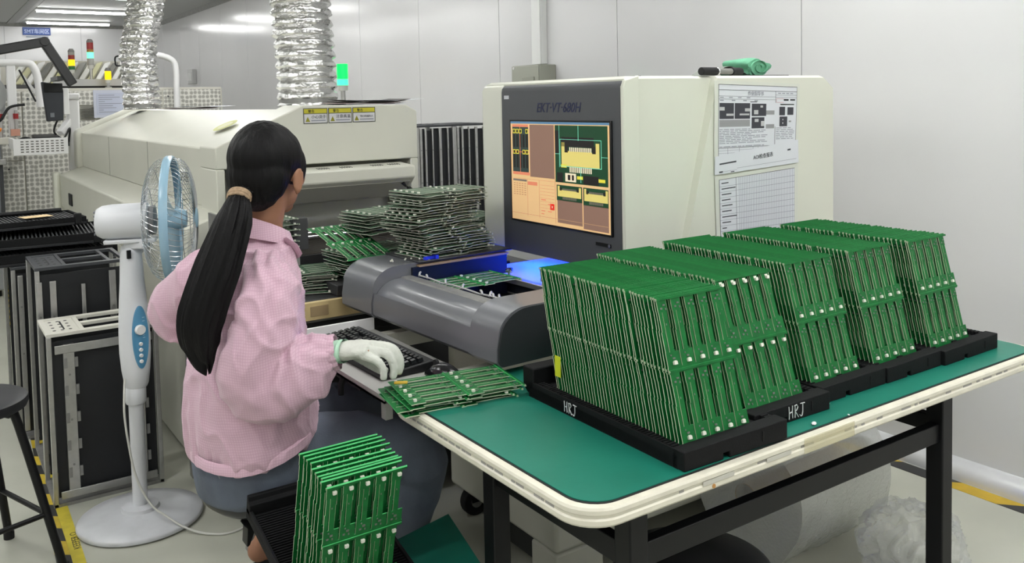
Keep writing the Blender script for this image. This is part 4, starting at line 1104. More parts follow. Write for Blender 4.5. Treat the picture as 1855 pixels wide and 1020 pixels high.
for k_ in range(3):
    b = MB(); rings = []
    for i in range(11):
        u = i/10; r = .03+.155*u
        w = .35+.55*math.sin(PI*min(1, u*.62+.15))
        rr = []
        for (s_, t_) in ((-1, 0), (-.33, 0), (.33, 0), (1, 0), (1, 1), (.33, 1), (-.33, 1), (-1, 1)):
            a = 2*PI*k_/3 + .45*u + s_*w*.62
            rr.append(Mh @ Vector((r*math.cos(a), r*math.sin(a), .022*s_*(1-.35*u) + .0018*t_)))
        rings.append(rr)
    b.loft(rings); b.build('blade', BL, fn, smooth=60)
MB().cyl(Mh @ Vector((0, 0, -.08)), Mh @ Vector((0, 0, .03)), .006).build('shaft', ALUD, fn)
MB().lathe([(.045, -.072), (.05, -.06), (.05, -.052), (.0, -.05)], Mh, 24).build('motor_nut', mat('nut_grey', (120, 122, 124), .4), fn, smooth=40)
cordp = [(.527, 3.11, .50), (.517, 3.085, .40), (.522, 3.07, .30), (.540, 3.06, .18), (.575, 3.03, .09), (.615, 2.99, .052), (.66, 2.945, .020), (.71, 2.89, .006), (.77, 2.85, .004), (.84, 2.862, .004), (.93, 2.92, .004), (1.02, 3.04, .004), (1.1, 3.2, .004), (1.12, 3.36, .004)]
def smoothpath(P_, k=6):
    P_ = [Vector(p) for p in P_]; out = []
    for i in range(len(P_)-1):
        p0, p1, p2, p3 = P_[max(i-1, 0)], P_[i], P_[i+1], P_[min(i+2, len(P_)-1)]
        for j in range(k):
            t = j/k
            out.append(.5*((2*p1)+(-p0+p2)*t+(2*p0-5*p1+4*p2-p3)*t*t+(-p0+3*p1-3*p2+p3)*t**3))
    return out+[P_[-1]]
MB().tube(smoothpath(cordp), .0036, 8).build('power_cord', mat('cord_white', (206, 206, 200), .4), fn, smooth=80)

# ------------------------------------------------------------------ magazines on the left
MAGB = mat('magazine_black', (22, 24, 28), .55, noise_amt=.2, noise_scale=12)
def magazine(name, label, x0, x1, y0, y1, z0, z1, bars, topm, hole=True):
    t = thing(name, label, 'magazine rack', ((x0+x1)/2, (y0+y1)/2, z0))
    w = x1-x0
    for xx in (x0, x1-.016):
        for yy in (y0, y1-.016): MB().box(xx, xx+.016, yy, yy+.016, z0, z1-.012).build('post', ALU, t, bevel=.002)
    MB().box(x0+.018, x1-.018, y0+.012, y0+.016, z0+.03, z1-.03).build('front_panel', MAGB, t)
    MB().box(x0+.018, x1-.018, y1-.016, y1-.012, z0+.03, z1-.03).build('rear_panel', MAGB, t)
    rb = MB()
    for i in range(int((z1-z0-.1)/.02)):
        for yy in (y1-.012,): rb.box(x0+.02, x1-.02, yy, yy+.002, z0+.05+.02*i, z0+.056+.02*i)
    rb.build('panel_ribs', BLACKF, t, kind='stuff')
    for (fx, bw, za, zb) in bars:
        bb = MB().box(x0+fx*w-bw/2, x0+fx*w+bw/2, y0-.004, y0+.010, z0+(z1-z0)*za, z0+(z1-z0)*zb).build('upright_bar', ALU, t, bevel=.0015)
        for zz in (.2, .5, .8):
            zc = z0+(z1-z0)*(za+(zb-za)*zz)
            MB().cyl((x0+fx*w, y0-.0055, zc), (x0+fx*w, y0-.003, zc), .004, 8).build('screw', ALUD, bb)
    # bottom plate, top frame with slots
    MB().box(x0, x1, y0, y1, z0, z0+.012).build('bottom_plate', ALUD, t)
    zt0, zt1 = z1-.012, z1
    d = y1-y0
    cuts = [(0, .05), (.30, .34), (.78, .82), (.95, 1)]
    tb_ = MB()
    for a, b_ in cuts: tb_.box(x0+w*a, x0+w*b_, y0+.03, y1-.03, zt0, zt1)
    tb_.box(x0, x1, y0, y0+.03, zt0, zt1); tb_.box(x0, x1, y1-.03, y1, zt0, zt1); tb_.box(x0+.34*w, x0+.78*w, (y0+y1)/2-.014, (y0+y1)/2+.014, zt0, zt1)
    tb_.box(x0+.05*w, x0+.30*w, y0+.03, y1-.03, zt0, zt1-.003)
    tb_.build('top_plate', topm, t, bevel=.0012)
    h_ = MB()
    if hole:
        for i in range(3):
            for j in range(4): h_.cyl((x0+w*(.09+.07*i), y0+d*(.22+.18*j), zt1-.0035), (x0+w*(.09+.07*i), y0+d*(.22+.18*j), zt1-.0025), .006, 8)
        h_.box(x0+.17*w, x0+.185*w, y0+.25*d, y1-.25*d, zt1-.0035, zt1-.0024)
        h_.build('holes', INKB, t)
    MB().box(x0+.05, x1-.05, (y0+y1)/2-.05, (y0+y1)/2+.05, z0+.02, z0+.04).build('inner_shelf', BLACKP, t)
    return t
TOPW = mat('top_plate_ivory', (208, 206, 196), .4)
TOPD = mat('top_plate_dark', (70, 72, 76), .4, metal=.4)
m1 = magazine('magazine_rack', 'front magazine rack with pale metal top plate, standing behind the fan pole', .330, .698, 3.40, 3.67, 0, .618, [(.185, .036, .06, .93), (.80, .036, .06, .93)], TOPW)
MB().box(.354, .674, 3.394, 3.40, .545, .575).build('cross_bar', ALU, m1, bevel=.0015)
MB().box(.354, .674, 3.394, 3.40, .028, .055).build('cross_bar', ALU, m1, bevel=.0015)
b = MB()
for i in range(5):
    for xx in (.382, .416, .604, .644): b.box(xx, xx+.010, 3.393, 3.40, .10+.098*i, .135+.098*i)
b.build('clip_tabs', ALUD, m1, kind='stuff')
MB().box(.640, .720, 3.384, 3.396, .592, .602).build('adjuster_rod', ALUD, m1)
MB().box(.716, .726, 3.380, 3.400, .588, .606).build('adjuster_knob', BLACKP, m1)
magazine('magazine_rack', 'dark topped magazine rack with silver strips, behind the pale topped one', .336, .665, 3.74, 4.08, 0, .80, [(.04, .018, .10, .93), (.18, .022, .08, .93), (.50, .014, .10, .90), (.82, .024, .08, .95), (.97, .014, .10, .95)], TOPD)
magazine('magazine_rack', 'silver legged magazine rack farthest back, under the black trays', .29, .70, 4.20, 4.66, 0, .74, [(.08, .02, .05, .95), (.5, .02, .05, .95)], TOPD)
for i, (xa, ya, lv, lb) in enumerate(((2.275, 4.30, 0, 'lower black magazine rack, left of the pair behind the board stacks'), (2.275, 4.30, 1, 'upper black magazine rack, left of the pair behind the board stacks'), (2.525, 4.32, 0, 'lower black magazine rack, right of the pair behind the board stacks'), (2.525, 4.32, 1, 'upper black magazine rack, right of the pair behind the board stacks'))):
    magazine('magazine_rack', lb, xa, xa+.245, ya, ya+.33, .635*lv, .635*lv+.633, [(.10, .014, .02, .97), (.22, .012, .02, .97), (.40, .008, .02, .97), (.60, .016, .02, .97), (.80, .008, .02, .97)], TOPD, False)
# black trays
def tray(label, cx, cy, z, w, d, h, rz):
    t = thing('stacking_tray', label, 'tray', (cx, cy, z), RZ(rz))
    MB().box(-w/2, w/2, -d/2, d/2, 0, .012).build('floor_plate', MAGB, t, local=True, bevel=.002)
    for a in (-1, 1):
        MB().box(-w/2, w/2, a*d/2-.008 if a > 0 else -d/2, d/2 if a > 0 else -d/2+.008, .012, h).build('side_wall', BLACKF, t, local=True, bevel=.002)
        MB().box(a*w/2-.008 if a > 0 else -w/2, w/2 if a > 0 else -w/2+.008, -d/2+.008, d/2-.008, .012, h).build('end_wall', BLACKF, t, local=True, bevel=.002)
    r_ = MB()
    for i in range(int(w/.016)-2): r_.box(-w/2+.016+.016*i, -w/2+.022+.016*i, -d/2+.01, d/2-.01, h-.010, h-.004)
    r_.build('ribs', mat('tray_ribs', (58, 60, 62), .5), t, local=True, kind='stuff')
    MB().box(w/2-.05, w/2-.02, -d/2-.004, -d/2+.02, .0, h+.016).build('corner_post', BLACKP, t, local=True, bevel=.004)
    MB().tube([(-w/2+.04, d/2-.03, h+.006), (w/2-.04, d/2-.03, h+.006)], .010, 10).build('handle_bar', BLACKP, t, local=True, smooth=60)
    return t
tray('lowest black ribbed tray on the rearmost magazine rack', .455, 4.44, .7405, .50, .44, .05, 2)
tray('middle black ribbed tray on the rearmost magazine rack', .44, 4.45, .808, .48, .44, .045, -4)
tray('top black ribbed tray with a tan paper slip on it', .40, 4.54, .876, .40, .34, .035, 5)
tag(MB().cbox((.42, 4.50, .9155), (.12, .09, .001), 0, RZ(12)).build('paper_slip', mat('paper_tan', (222, 196, 150), .6)), 'tan paper slip lying on the top black tray', 'paper')

# ------------------------------------------------------------------ stools
def round_stool(label, cx, cy, z, r, leg_r, a0):
    t = thing('round_stool', label, 'stool', (cx, cy, 0))
    MB().lathe([(r*.80, z-.040), (r*.97, z-.034), (r, z-.022), (r*.985, z-.006), (r*.92, z), (r*.5, z-.002)], Matrix.Translation((cx, cy, 0)), 48).build('seat', mat('seat_black', (34, 35, 38), .5, noise_amt=.15, noise_scale=20), t, smooth=50)
    feet = []
    for k_ in range(4):
        a = math.radians(a0+90*k_)
        c, s = math.cos(a), math.sin(a)
        P_ = [(cx+r*.45*c, cy+r*.45*s, z-.045), (cx+r*.72*c, cy+r*.72*s, z-.052), (cx+r*.86*c, cy+r*.86*s, z-.085), (cx+leg_r*c, cy+leg_r*s, .008)]
        lg = MB().tube(smoothpath(P_, 5), .0125, 12).build('leg', BLACKM, t, smooth=60)
        MB().cyl((cx+leg_r*c, cy+leg_r*s, 0), (cx+leg_r*c, cy+leg_r*s, .022), .016, 12).build('foot_cap', RUBBER, lg)
        f = .62; rr = r*.86*(1-f)+leg_r*f
        feet.append((cx+rr*c, cy+rr*s, (z-.085)*(1-f)+.008*f))
    for k_ in range(4): MB().cyl(feet[k_], feet[(k_+1) % 4], .008, 10).build('rung', BLACKM, t, smooth=60)
    return t
round_stool('black round stool at the left edge, beside the striped floor tape', .075, 3.03, .545, .165, .25, -25)
round_stool('black round stool pushed under the front of the work table', 1.264, 1.245, .452, .162, .20, 20)
st_ = thing('swivel_stool', 'black swivel stool the woman is sitting on', 'stool', (.715, 2.165, 0))
sm_ = Matrix.Translation((.715, 2.165, 0))
MB().lathe([(.12, .410), (.165, .416), (.181, .430), (.182, .446), (.172, .460), (.14, .465), (.05, .463)], sm_, 48).build('seat', mat('seat_vinyl', (36, 37, 40), .4), st_, smooth=50)
MB().prism([(-.17, .412), (.02, .412), (.02, .402), (-.10, .400), (-.150, .355), (-.162, .358), (-.155, .40)], lambda a, b_, tt: (.715+a*.75-.0, 2.165+a*.72+tt, b_), -.02, .02).build('tilt_bracket', BLACKP, st_, bevel=.003)
MB().lathe([(.024, .08), (.024, .26), (.016, .262), (.016, .41)], sm_, 20).build('gas_column', BLACKM, st_, smooth=50)
for k_ in range(5):
    a = math.radians(72*k_+60); c, s = math.cos(a), math.sin(a)
    lg = MB().bar((.715+.02*c, 2.165+.02*s, .095), (.715+.255*c, 2.165+.255*s, .062), .04, .028).build('star_leg', BLACKP, st_, bevel=.005)
    MB().cyl((.715+.25*c-.02*s, 2.165+.25*s+.02*c, .025), (.715+.25*c+.02*s, 2.165+.25*s-.02*c, .025), .025, 16).build('caster', RUBBER, lg)

# ------------------------------------------------------------------ plastic wrap under the table
def plastic(name, col, a, rough, bump, bs, seam=None):
    m = mat(name, col, rough, spec=.6, bump=bump, bump_scale=bs, alpha=a)
    return m
BUB = plastic('bubble_film', (212, 214, 210), .50, .14, 1.0, 110)
t = thing('bubble_wrap_roll', 'big translucent roll of bubble wrap lying under the right end of the table', 'roll', (2.25, 1.75, 0))
Mr = Matrix.Translation((1.99, 1.735, .201)) @ RZ(2).to_4x4() @ Matrix(((0,0,1,0),(1,0,0,0),(0,1,0,0),(0,0,0,1)))
rings = []
for i in range(25):
    u = i/24
    rr = []
    for j in range(64):
        a = 2*PI*j/64
        r = .194 + .006*math.sin(3*a+2*u) + .0035*math.sin(46*u*2)*math.sin(8*a) + (.006*noise.noise(Vector((math.cos(a)*3, math.sin(a)*3, u*6))))
        rr.append(Mr @ Vector((r*math.cos(a), r*math.sin(a), .46*u)))
    rings.append(rr)
MB().loft(rings).build('outer_layers', BUB, t, smooth=50)
MB().lathe([(.04, -.002), (.04, .462)], Mr, 24, caps=False).build('core', mat('cardboard_core', (170, 150, 120), .8), t, smooth=60)
rings = []
for i in range(29):
    u = i/28
    rings.append([(1.985+.26*u, 1.14+.22*v+.02*math.sin(5*u), .006+.016*abs(noise.noise(Vector((u*9, v*5, 0))))+.05*max(0, v-.6)+dz) for v, dz in ((0, 0), (.25, 0), (.5, 0), (.75, 0), (1, 0), (1, -.002), (.75, -.002), (.5, -.002), (.25, -.002), (0, -.002))])
tag(MB().loft(rings).build('bubble_wrap_sheet', plastic('wrap_film_flat', (214, 216, 212), .6, .14, 1.0, 60), smooth=60), 'loose sheet of clear bubble wrap spread on the floor under the table', 'plastic sheet')
b = MB()
vs = []
for i in range(65):
    th = -PI/2+PI*i/64
    rr = []
    for j in range(120):
        a = 2*PI*j/120
        d_ = Vector((math.cos(th)*math.cos(a), math.cos(th)*math.sin(a), math.sin(th)))
        r = 1 + .20*noise.noise(d_*1.7+Vector((3, 1, 2))) - .34*abs(noise.noise(d_*3.1)) - .07*abs(noise.noise(d_*7.5)) + .10
        p = Vector((2.255, 1.37, .118)) + Vector((d_.x*.155*r, d_.y*.135*r, d_.z*.125*r))
        p.z = max(.002, p.z); rr.append(p)
    rings = vs; vs.append(rr)
tag(b.loft(vs).build('plastic_bag', plastic('clear_bag', (226, 228, 226), .32, .07, .7, 30), smooth=180), 'crumpled clear plastic bag on the floor beside the right table leg', 'bag')
cb = [(1.62, 1.50, .685), (1.63, 1.53, .64), (1.66, 1.57, .61), (1.70, 1.58, .64), (1.74, 1.57, .683)]
tag(MB().tube(smoothpath(cb), .010, 10).build('cable_bundle', BLACKP, smooth=60), 'looped black cables hanging under the table edge near the taped spot', 'cable')

# ------------------------------------------------------------------ machines at the far left
HEXM = bpy.data.materials.new('perforated_panel'); HEXM.use_nodes = True
nt = HEXM.node_tree; bs = nt.nodes['Principled BSDF']; bs.inputs['Roughness'].default_value = .5
tc = nt.nodes.new('ShaderNodeTexCoord'); vo = nt.nodes.new('ShaderNodeTexVoronoi'); vo.voronoi_dimensions = '2D'; vo.inputs['Scale'].default_value = 27; vo.inputs['Randomness'].default_value = .25
sp0 = nt.nodes.new('ShaderNodeSeparateXYZ'); cb0 = nt.nodes.new('ShaderNodeCombineXYZ')
nt.links.new(tc.outputs['Object'], sp0.inputs[0]); nt.links.new(sp0.outputs['X'], cb0.inputs['X']); nt.links.new(sp0.outputs['Z'], cb0.inputs['Y'])
nt.links.new(cb0.outputs[0], vo.inputs['Vector'])
cr = nt.nodes.new('ShaderNodeValToRGB'); cr.color_ramp.elements[0].position = .30; cr.color_ramp.elements[1].position = .52
cr.color_ramp.elements[0].color = srgb(158, 157, 150); cr.color_ramp.elements[1].color = srgb(220, 219, 212)
nt.links.new(vo.outputs['Distance'], cr.inputs['Fac']); nt.links.new(cr.outputs['Color'], bs.inputs['Base Color'])
CRM = mat('machine_ivory', (204, 202, 192), .45)
fm = thing('placement_machine', 'long pale machine with patterned panels across the far left', 'machine', (1.45, 8.7, 0))
MB().box(.545, 2.33, 8.2, 9.4, .06, 1.575).build('body', CRM, fm, bevel=.01)
for xa, xb, za, zb in ((.55, .70, .08, .98), (.55, .70, .99, 1.55), (.71, 1.085, .08, 1.55), (1.095, 1.28, .08, 1.30), (1.095, 1.28, 1.43, 1.55), (1.29, 1.80, .08, 1.55), (1.81, 2.31, .08, 1.555)):
    pn_ = MB().box(xa, xb, 8.185, 8.199, za, zb).build('side_panel', HEXM, fm, bevel=.003)
    MB().cyl((xa+.04, 8.183, zb-.06), (xa+.04, 8.186, zb-.06), .008, 10).build('panel_lock', INK, pn_)
b = MB()
for k_ in range(8): b.box(1.14, 1.25, 8.180, 8.19, 1.315+.0135*k_, 1.321+.0135*k_)
b.build('vent_slots', mat('vent_dark', (96, 96, 90), .6), fm, kind='stuff')
MB().box(.6, 2.3, 8.25, 9.3, 0, .06).build('plinth', RUBBER, fm)
ns = MB().box(1.24, 1.50, 8.176, 8.184, 1.32, 1.556).build('wall_notice', mat('notice_lilac', (196, 200, 214), .5), fm)
MB().box(1.262, 1.48, 8.174, 8.1765, 1.345, 1.53).build('notice_field', mat('notice_lilac2', (186, 192, 210), .5), ns)
b = MB()
for k_ in range(9): b.box(1.28, 1.28+.18*random.random()+.01, 8.1725, 8.1745, 1.365+.018*k_, 1.370+.018*k_)
b.build('notice_lines', INKL, ns)
# upper guard with slanting covers
ug = thing('feeder_cover_bank', 'row of slanting white and yellow edged covers above the far machine', 'machine cover', (1.15, 9.0, 1.576))
MB().box(.62, 1.62, 8.55, 8.62, 1.576, 1.615).build('dark_rail', mat('rail_dark', (70, 70, 70), .5), ug)
MB().box(.98, 1.62, 8.50, 8.55, 1.60, 1.66).build('front_rail', mat('rail_grey', (176, 177, 176), .45), ug)
cols = [(226, 226, 222), (198, 196, 160), (232, 232, 230), (120, 120, 116), (222, 222, 218), (206, 204, 150), (230, 230, 228), (150, 150, 146)]
for k_ in range(13):
    xa = .66+.068*k_
    MB().bar((xa, 8.66, 1.62), (xa+.16, 8.95, 1.83), .045, .018, up=(0, 0, 1)).build('slanted_cover', mat('cover_%d' % (k_ % 8), cols[k_ % 8], .4), ug, bevel=.002)
MB().box(1.62, 1.68, 8.55, 8.95, 1.576, 1.83).build('end_frame', CRM, ug, bevel=.006)
MB().box(.62, 1.62, 8.93, 8.97, 1.576, 1.84).build('back_frame', CRM, ug)
arch = thing('pipe_arch', 'white bent pipe with a small end block above the far machine', 'pipe', (1.75, 8.05, 1.40))
MB().tube(smoothpath([(1.47, 8.0, 1.83), (1.62, 8.0, 1.848), (1.76, 8.0, 1.845), (1.86, 8.0, 1.80), (1.885, 8.0, 1.70), (1.88, 8.0, 1.40), (1.88, 8.0, .02)]), .026, 14).build('pipe', WHITEP, arch, smooth=60)
MB().box(1.44, 1.50, 7.97, 8.03, 1.80, 1.875).build('end_block', WHITEP, arch, bevel=.006)
MB().tube(smoothpath([(1.44, 8.0, 1.84), (1.40, 8.0, 1.83), (1.395, 8.0, 1.79), (1.42, 8.0, 1.755), (1.6, 8.0, 1.80)]), .007, 8).build('hose', BLACKP, arch, smooth=60)
tower('signal_lamp', 'three colour signal lamp lit yellow, leftmost of the far trio', 1.145, 8.62, 1.616, [((50, 110, 60), 0, .035), ((255, 190, 0), 1, .055), ((150, 50, 44), 0, .04), ((150, 146, 140), 0, .025)], .027, .10)
tower('signal_lamp', 'tall three colour signal lamp lit green, middle of the far trio', 1.293, 8.58, 1.616, [((160, 160, 156), 0, .06), ((110, 245, 180), 1, .055), ((170, 120, 50), 0, .025), ((150, 44, 44), 0, .06)], .028, .14)
tower('signal_lamp', 'small single yellow signal lamp, rightmost of the far trio', 1.400, 8.4, 1.576, [((255, 214, 0), 1, .075)], .026, .045)
# oven-side monitor arm, monitor and shelf
ma = thing('monitor_post', 'white upright post with a sloping arm at the far end of the oven', 'post', (.94, 7.16, .95))
MB().box(.905, .985, 7.13, 7.21, .95, 1.47).build('post', WHITEP, ma, bevel=.012)
MB().box(.865, .99, 7.12, 7.22, 1.47, 1.515).build('cap', WHITEP, ma, bevel=.01)
MB().bar((.93, 7.165, 1.33), (.845, 7.1, 1.225), .05, .04).build('slanting_arm', WHITEP, ma, bevel=.006)
MB().tube(smoothpath([(.83, 7.05, 1.33), (.80, 7.03, 1.24), (.86, 7.05, 1.19), (.91, 7.1, 1.26), (.90, 7.11, 1.16)]), .007, 8).build('cable', BLACKP, ma, smooth=60)
MB().box(.865, .905, 7.11, 7.14, 1.13, 1.16).build('plug', BLACKP, ma, bevel=.003)
mo = thing('monitor', 'black monitor hung on the dark arm at the far left', 'monitor', (.80, 7.0, 1.30))
MB().prism([(.728, 1.595), (.79, 1.585), (.855, 1.575), (.865, 1.53), (.858, 1.32), (.752, 1.315)], lambda a, b_, tt: (a, tt, b_), 6.97, 7.03).build('back_shell', mat('monitor_black', (30, 34, 42), .4), mo, bevel=.006)
MB().box(.74, .86, 6.962, 6.97, 1.52, 1.585).build('hinge_cover', BLACKP, mo, bevel=.004)
MB().box(.775, .80, 6.966, 6.97, 1.345, 1.375).build('maker_plate', mat('plate_grey', (110, 114, 120), .4), mo)
MB().box(.86, .90, 6.98, 7.02, 1.36, 1.55).build('mount', WHITEP, mo, bevel=.006)
ga = thing('black_gantry_arm', 'black angular support arm arching over the monitor at far left', 'arm', (.5, 6.7, 1.6))
MB().bar((.27, 6.65, 1.755), (.735, 6.65, 1.855), .06, .062).build('upper_arm', mat('arm_black', (40, 40, 42), .35), ga, bevel=.008)
MB().bar((.715, 6.65, 1.868), (.885, 6.65, 1.565), .06, .062, up=(1, 0, 0)).build('lower_arm', MATS['arm_black'], ga, bevel=.008)
MB().cyl((.724, 6.61, 1.855), (.724, 6.69, 1.855), .031, 18).build('elbow', MATS['arm_black'], ga, bevel=.004)
MB().box(.79, .84, 6.64, 7.0, 1.597, 1.625).build('hanger', MATS['arm_black'], ga)
MB().box(.25, .29, 6.62, 6.68, .02, 1.78).build('column', CRM, ga)
sh_ = thing('wire_shelf', 'white perforated shelf basket holding a keyboard at far left', 'shelf', (.70, 7.0, 1.08))
MB().box(.53, .87, 6.90, 6.915, 1.085, 1.20).build('front', WHITEP, sh_, bevel=.003)
MB().box(.53, .87, 6.915, 7.25, 1.13, 1.142).build('floor_plate', WHITEP, sh_)
MB().box(.53, .545, 6.915, 7.25, 1.142, 1.20).build('side', WHITEP, sh_)
MB().box(.70, .75, 7.0, 8.183, 1.09, 1.13).build('bracket', CRM, sh_)
b = MB()
for i in range(9):
    for j in range(5): b.box(.575+.031*i, .593+.031*i, 6.8985, 6.9005, 1.105+.018*j, 1.112+.018*j)
b.build('slots', mat('slot_brown', (86, 84, 78), .6), sh_, kind='stuff')
tag(MB().prism([(6.95, 1.1425), (7.08, 1.1425), (7.08, 1.225), (6.95, 1.206)], lambda a, b_, tt: (tt, a, b_), .66, .82).build('keyboard', BLACKP, bevel=.004), 'small black keyboard standing on the white shelf at far left', 'keyboard')
tag(MB().ell((.615, 7.0, 1.178), (.05, .04, .035), nu=16, nv=8).build('mouse', BLACKP, smooth=60), 'black mouse on the white shelf at far left', 'mouse')
# reel machine at the left edge
rm = thing('reel_machine', 'pale machine with reels and coloured tags at the left picture edge', 'machine', (.2, 7.8, 0))
MB().box(-.35, .50, 7.55, 8.4, .05, 1.15).build('body', mat('machine_greyish', (150, 152, 156), .4, noise_amt=.15, noise_scale=9), rm, bevel=.01)
MB().box(-.3, .46, 7.6, 8.35, 0, .05).build('plinth', RUBBER, rm)
MB().box(-.35, .56, 7.40, 7.55, 1.15, 1.20).build('feed_table', CRM, rm, bevel=.004)
MB().box(-.35, .52, 7.43, 7.52, 1.0, 1.04).build('feed_rail', ALU, rm, bevel=.003)
MB().tube(smoothpath([(-.3, 7.5, 1.735), (.30, 7.5, 1.742), (.66, 7.5, 1.752), (.735, 7.5, 1.72), (.765, 7.5, 1.6), (.77, 7.5, 1.42)]), .028, 12).build('arch_frame', WHITEP, rm, smooth=60)
MB().box(.555, .615, 7.48, 7.54, 1.2, 1.735).build('frame_post', WHITEP, rm, bevel=.008)
MB().bar((.64, 7.5, 1.70), (.74, 7.5, 1.46), .012, .012).build('strut', BLACKP, rm)
MB().bar((.66, 7.52, 1.66), (.76, 7.52, 1.50), .03, .02).build('strut', WHITEP, rm)
for k_, (xx, zz, r_) in enumerate(((.40, 1.52, .16), (.43, 1.42, .12))):
    rl_ = MB().cyl((xx, 7.58+.06*k_, zz), (xx, 7.60+.06*k_, zz), r_, 28).build('reel', mat('reel_grey', (170, 172, 172), .4), rm)
    MB().cyl((xx, 7.575+.06*k_, zz), (xx, 7.605+.06*k_, zz), .04, 16).build('reel_hub', BLACKP, rl_)
MB().tube(smoothpath([(.44, 7.45, 1.30), (.50, 7.43, 1.33), (.56, 7.44, 1.42), (.66, 7.45, 1.44)]), .010, 8).build('black_tube', BLACKP, rm, smooth=60)
for xx in (.50, .60): MB().cyl((xx, 7.46, 1.2), (xx, 7.46, 1.40), .012, 10).build('feeder_rod', ALU, rm)
for xx in (.50, .60): MB().cyl((xx, 7.46, 1.335), (xx, 7.46, 1.375), .018, 12).build('red_knob', mat('knob_red', (150, 40, 44), .4), rm)
MB().tube(smoothpath([(.40, 7.44, 1.24), (.45, 7.43, 1.27), (.50, 7.43, 1.255)]), .014, 8).build('orange_hose', mat('hose_orange', (226, 130, 50), .5), rm, smooth=60)
MB().box(.56, .62, 7.42, 7.45, 1.21, 1.26).build('pink_tag', mat('tag_salmon', (204, 150, 130), .6), rm)
for k_ in range(5): MB().box(.30+.045*k_, .325+.045*k_, 7.53, 7.548, .30, 1.0).build('cable_channel', mat('channel_%d' % (k_ % 2), [(60, 62, 66), (150, 156, 176)][k_ % 2], .5), rm)
MB().box(.38, .52, 7.50, 7.549, .42, .60).build('motor_box', BLACKP, rm, bevel=.004)

# ------------------------------------------------------------------ the woman
SKIN = mat('skin', (156, 112, 88), .55, noise_amt=.05, noise_scale=25, spec=.4)
SKIN.node_tree.nodes['Principled BSDF'].inputs['Subsurface Weight'].default_value = .03
SKIN.node_tree.nodes['Principled BSDF'].inputs['Subsurface Radius'].default_value = (.01, .004, .002)
def grid_cloth(name, col, line, pitch):
    m = bpy.data.materials.new(name); m.use_nodes = True; nt = m.node_tree; b = nt.nodes['Principled BSDF']
    b.inputs['Roughness'].default_value = .72; b.inputs['Sheen Weight'].default_value = .25
    tc = nt.nodes.new('ShaderNodeTexCoord'); sx = nt.nodes.new('ShaderNodeSeparateXYZ')
    rot = nt.nodes.new('ShaderNodeMapping'); rot.inputs['Rotation'].default_value = (.06, .05, .5)
    nz = nt.nodes.new('ShaderNodeTexNoise'); nz.inputs['Scale'].default_value = 7
    ad = nt.nodes.new('ShaderNodeMix'); ad.data_type = 'VECTOR' if False else 'RGBA'; ad.blend_type = 'LINEAR_LIGHT'; ad.inputs[0].default_value = .018
    nt.links.new(tc.outputs['Object'], nz.inputs['Vector']); nt.links.new(tc.outputs['Object'], rot.inputs['Vector'])
    nt.links.new(rot.outputs['Vector'], ad.inputs[6]); nt.links.new(nz.outputs['Color'], ad.inputs[7])
    nt.links.new(ad.outputs[2], sx.inputs[0])
    outs = []
    for ax_ in ('X', 'Z'):
        d = nt.nodes.new('ShaderNodeMath'); d.operation = 'DIVIDE'; d.inputs[1].default_value = pitch; nt.links.new(sx.outputs[ax_], d.inputs[0])
        f = nt.nodes.new('ShaderNodeMath'); f.operation = 'FRACT'; nt.links.new(d.outputs[0], f.inputs[0])
        g = nt.nodes.new('ShaderNodeMath'); g.operation = 'LESS_THAN'; g.inputs[1].default_value = .24; nt.links.new(f.outputs[0], g.inputs[0]); outs.append(g)
    mxm = nt.nodes.new('ShaderNodeMath'); mxm.operation = 'MAXIMUM'; nt.links.new(outs[0].outputs[0], mxm.inputs[0]); nt.links.new(outs[1].outputs[0], mxm.inputs[1])
    mx = nt.nodes.new('ShaderNodeMix'); mx.data_type = 'RGBA'; mx.inputs[6].default_value = srgb(*col); mx.inputs[7].default_value = srgb(*line)
    nt.links.new(mxm.outputs[0], mx.inputs[0]); nt.links.new(mx.outputs[2], b.inputs['Base Color'])
    n2 = nt.nodes.new('ShaderNodeTexNoise'); n2.inputs['Scale'].default_value = 14; n2.inputs['Detail'].default_value = 3; n2.inputs['Distortion'].default_value = .8
    nt.links.new(tc.outputs['Object'], n2.inputs['Vector'])
    bp = nt.nodes.new('ShaderNodeBump'); bp.inputs['Strength'].default_value = .35; bp.inputs['Distance'].default_value = .012
    nt.links.new(n2.outputs['Fac'], bp.inputs['Height']); nt.links.new(bp.outputs['Normal'], b.inputs['Normal'])
    return m
PINK = grid_cloth('pink_grid_cloth', (206, 172, 188), (195, 158, 175), .0058)
DENIM = mat('denim_dark', (92, 100, 114), .75, noise_amt=.28, noise_scale=9, bump=.25, bump_scale=420, stretch=(1, 1, .6))
HAIR = mat('hair_black', (8, 7, 9), .58, spec=.22, noise_amt=.4, noise_scale=30, bump=.8, bump_scale=110, stretch=(1, 1, .12))
GLOVE = mat('glove_knit', (202, 204, 196), .85, noise_amt=.10, noise_scale=40, bump=.35, bump_scale=420)
GCUFF = mat('glove_cuff_green', (172, 208, 184), .85, bump=.3, bump_scale=300)

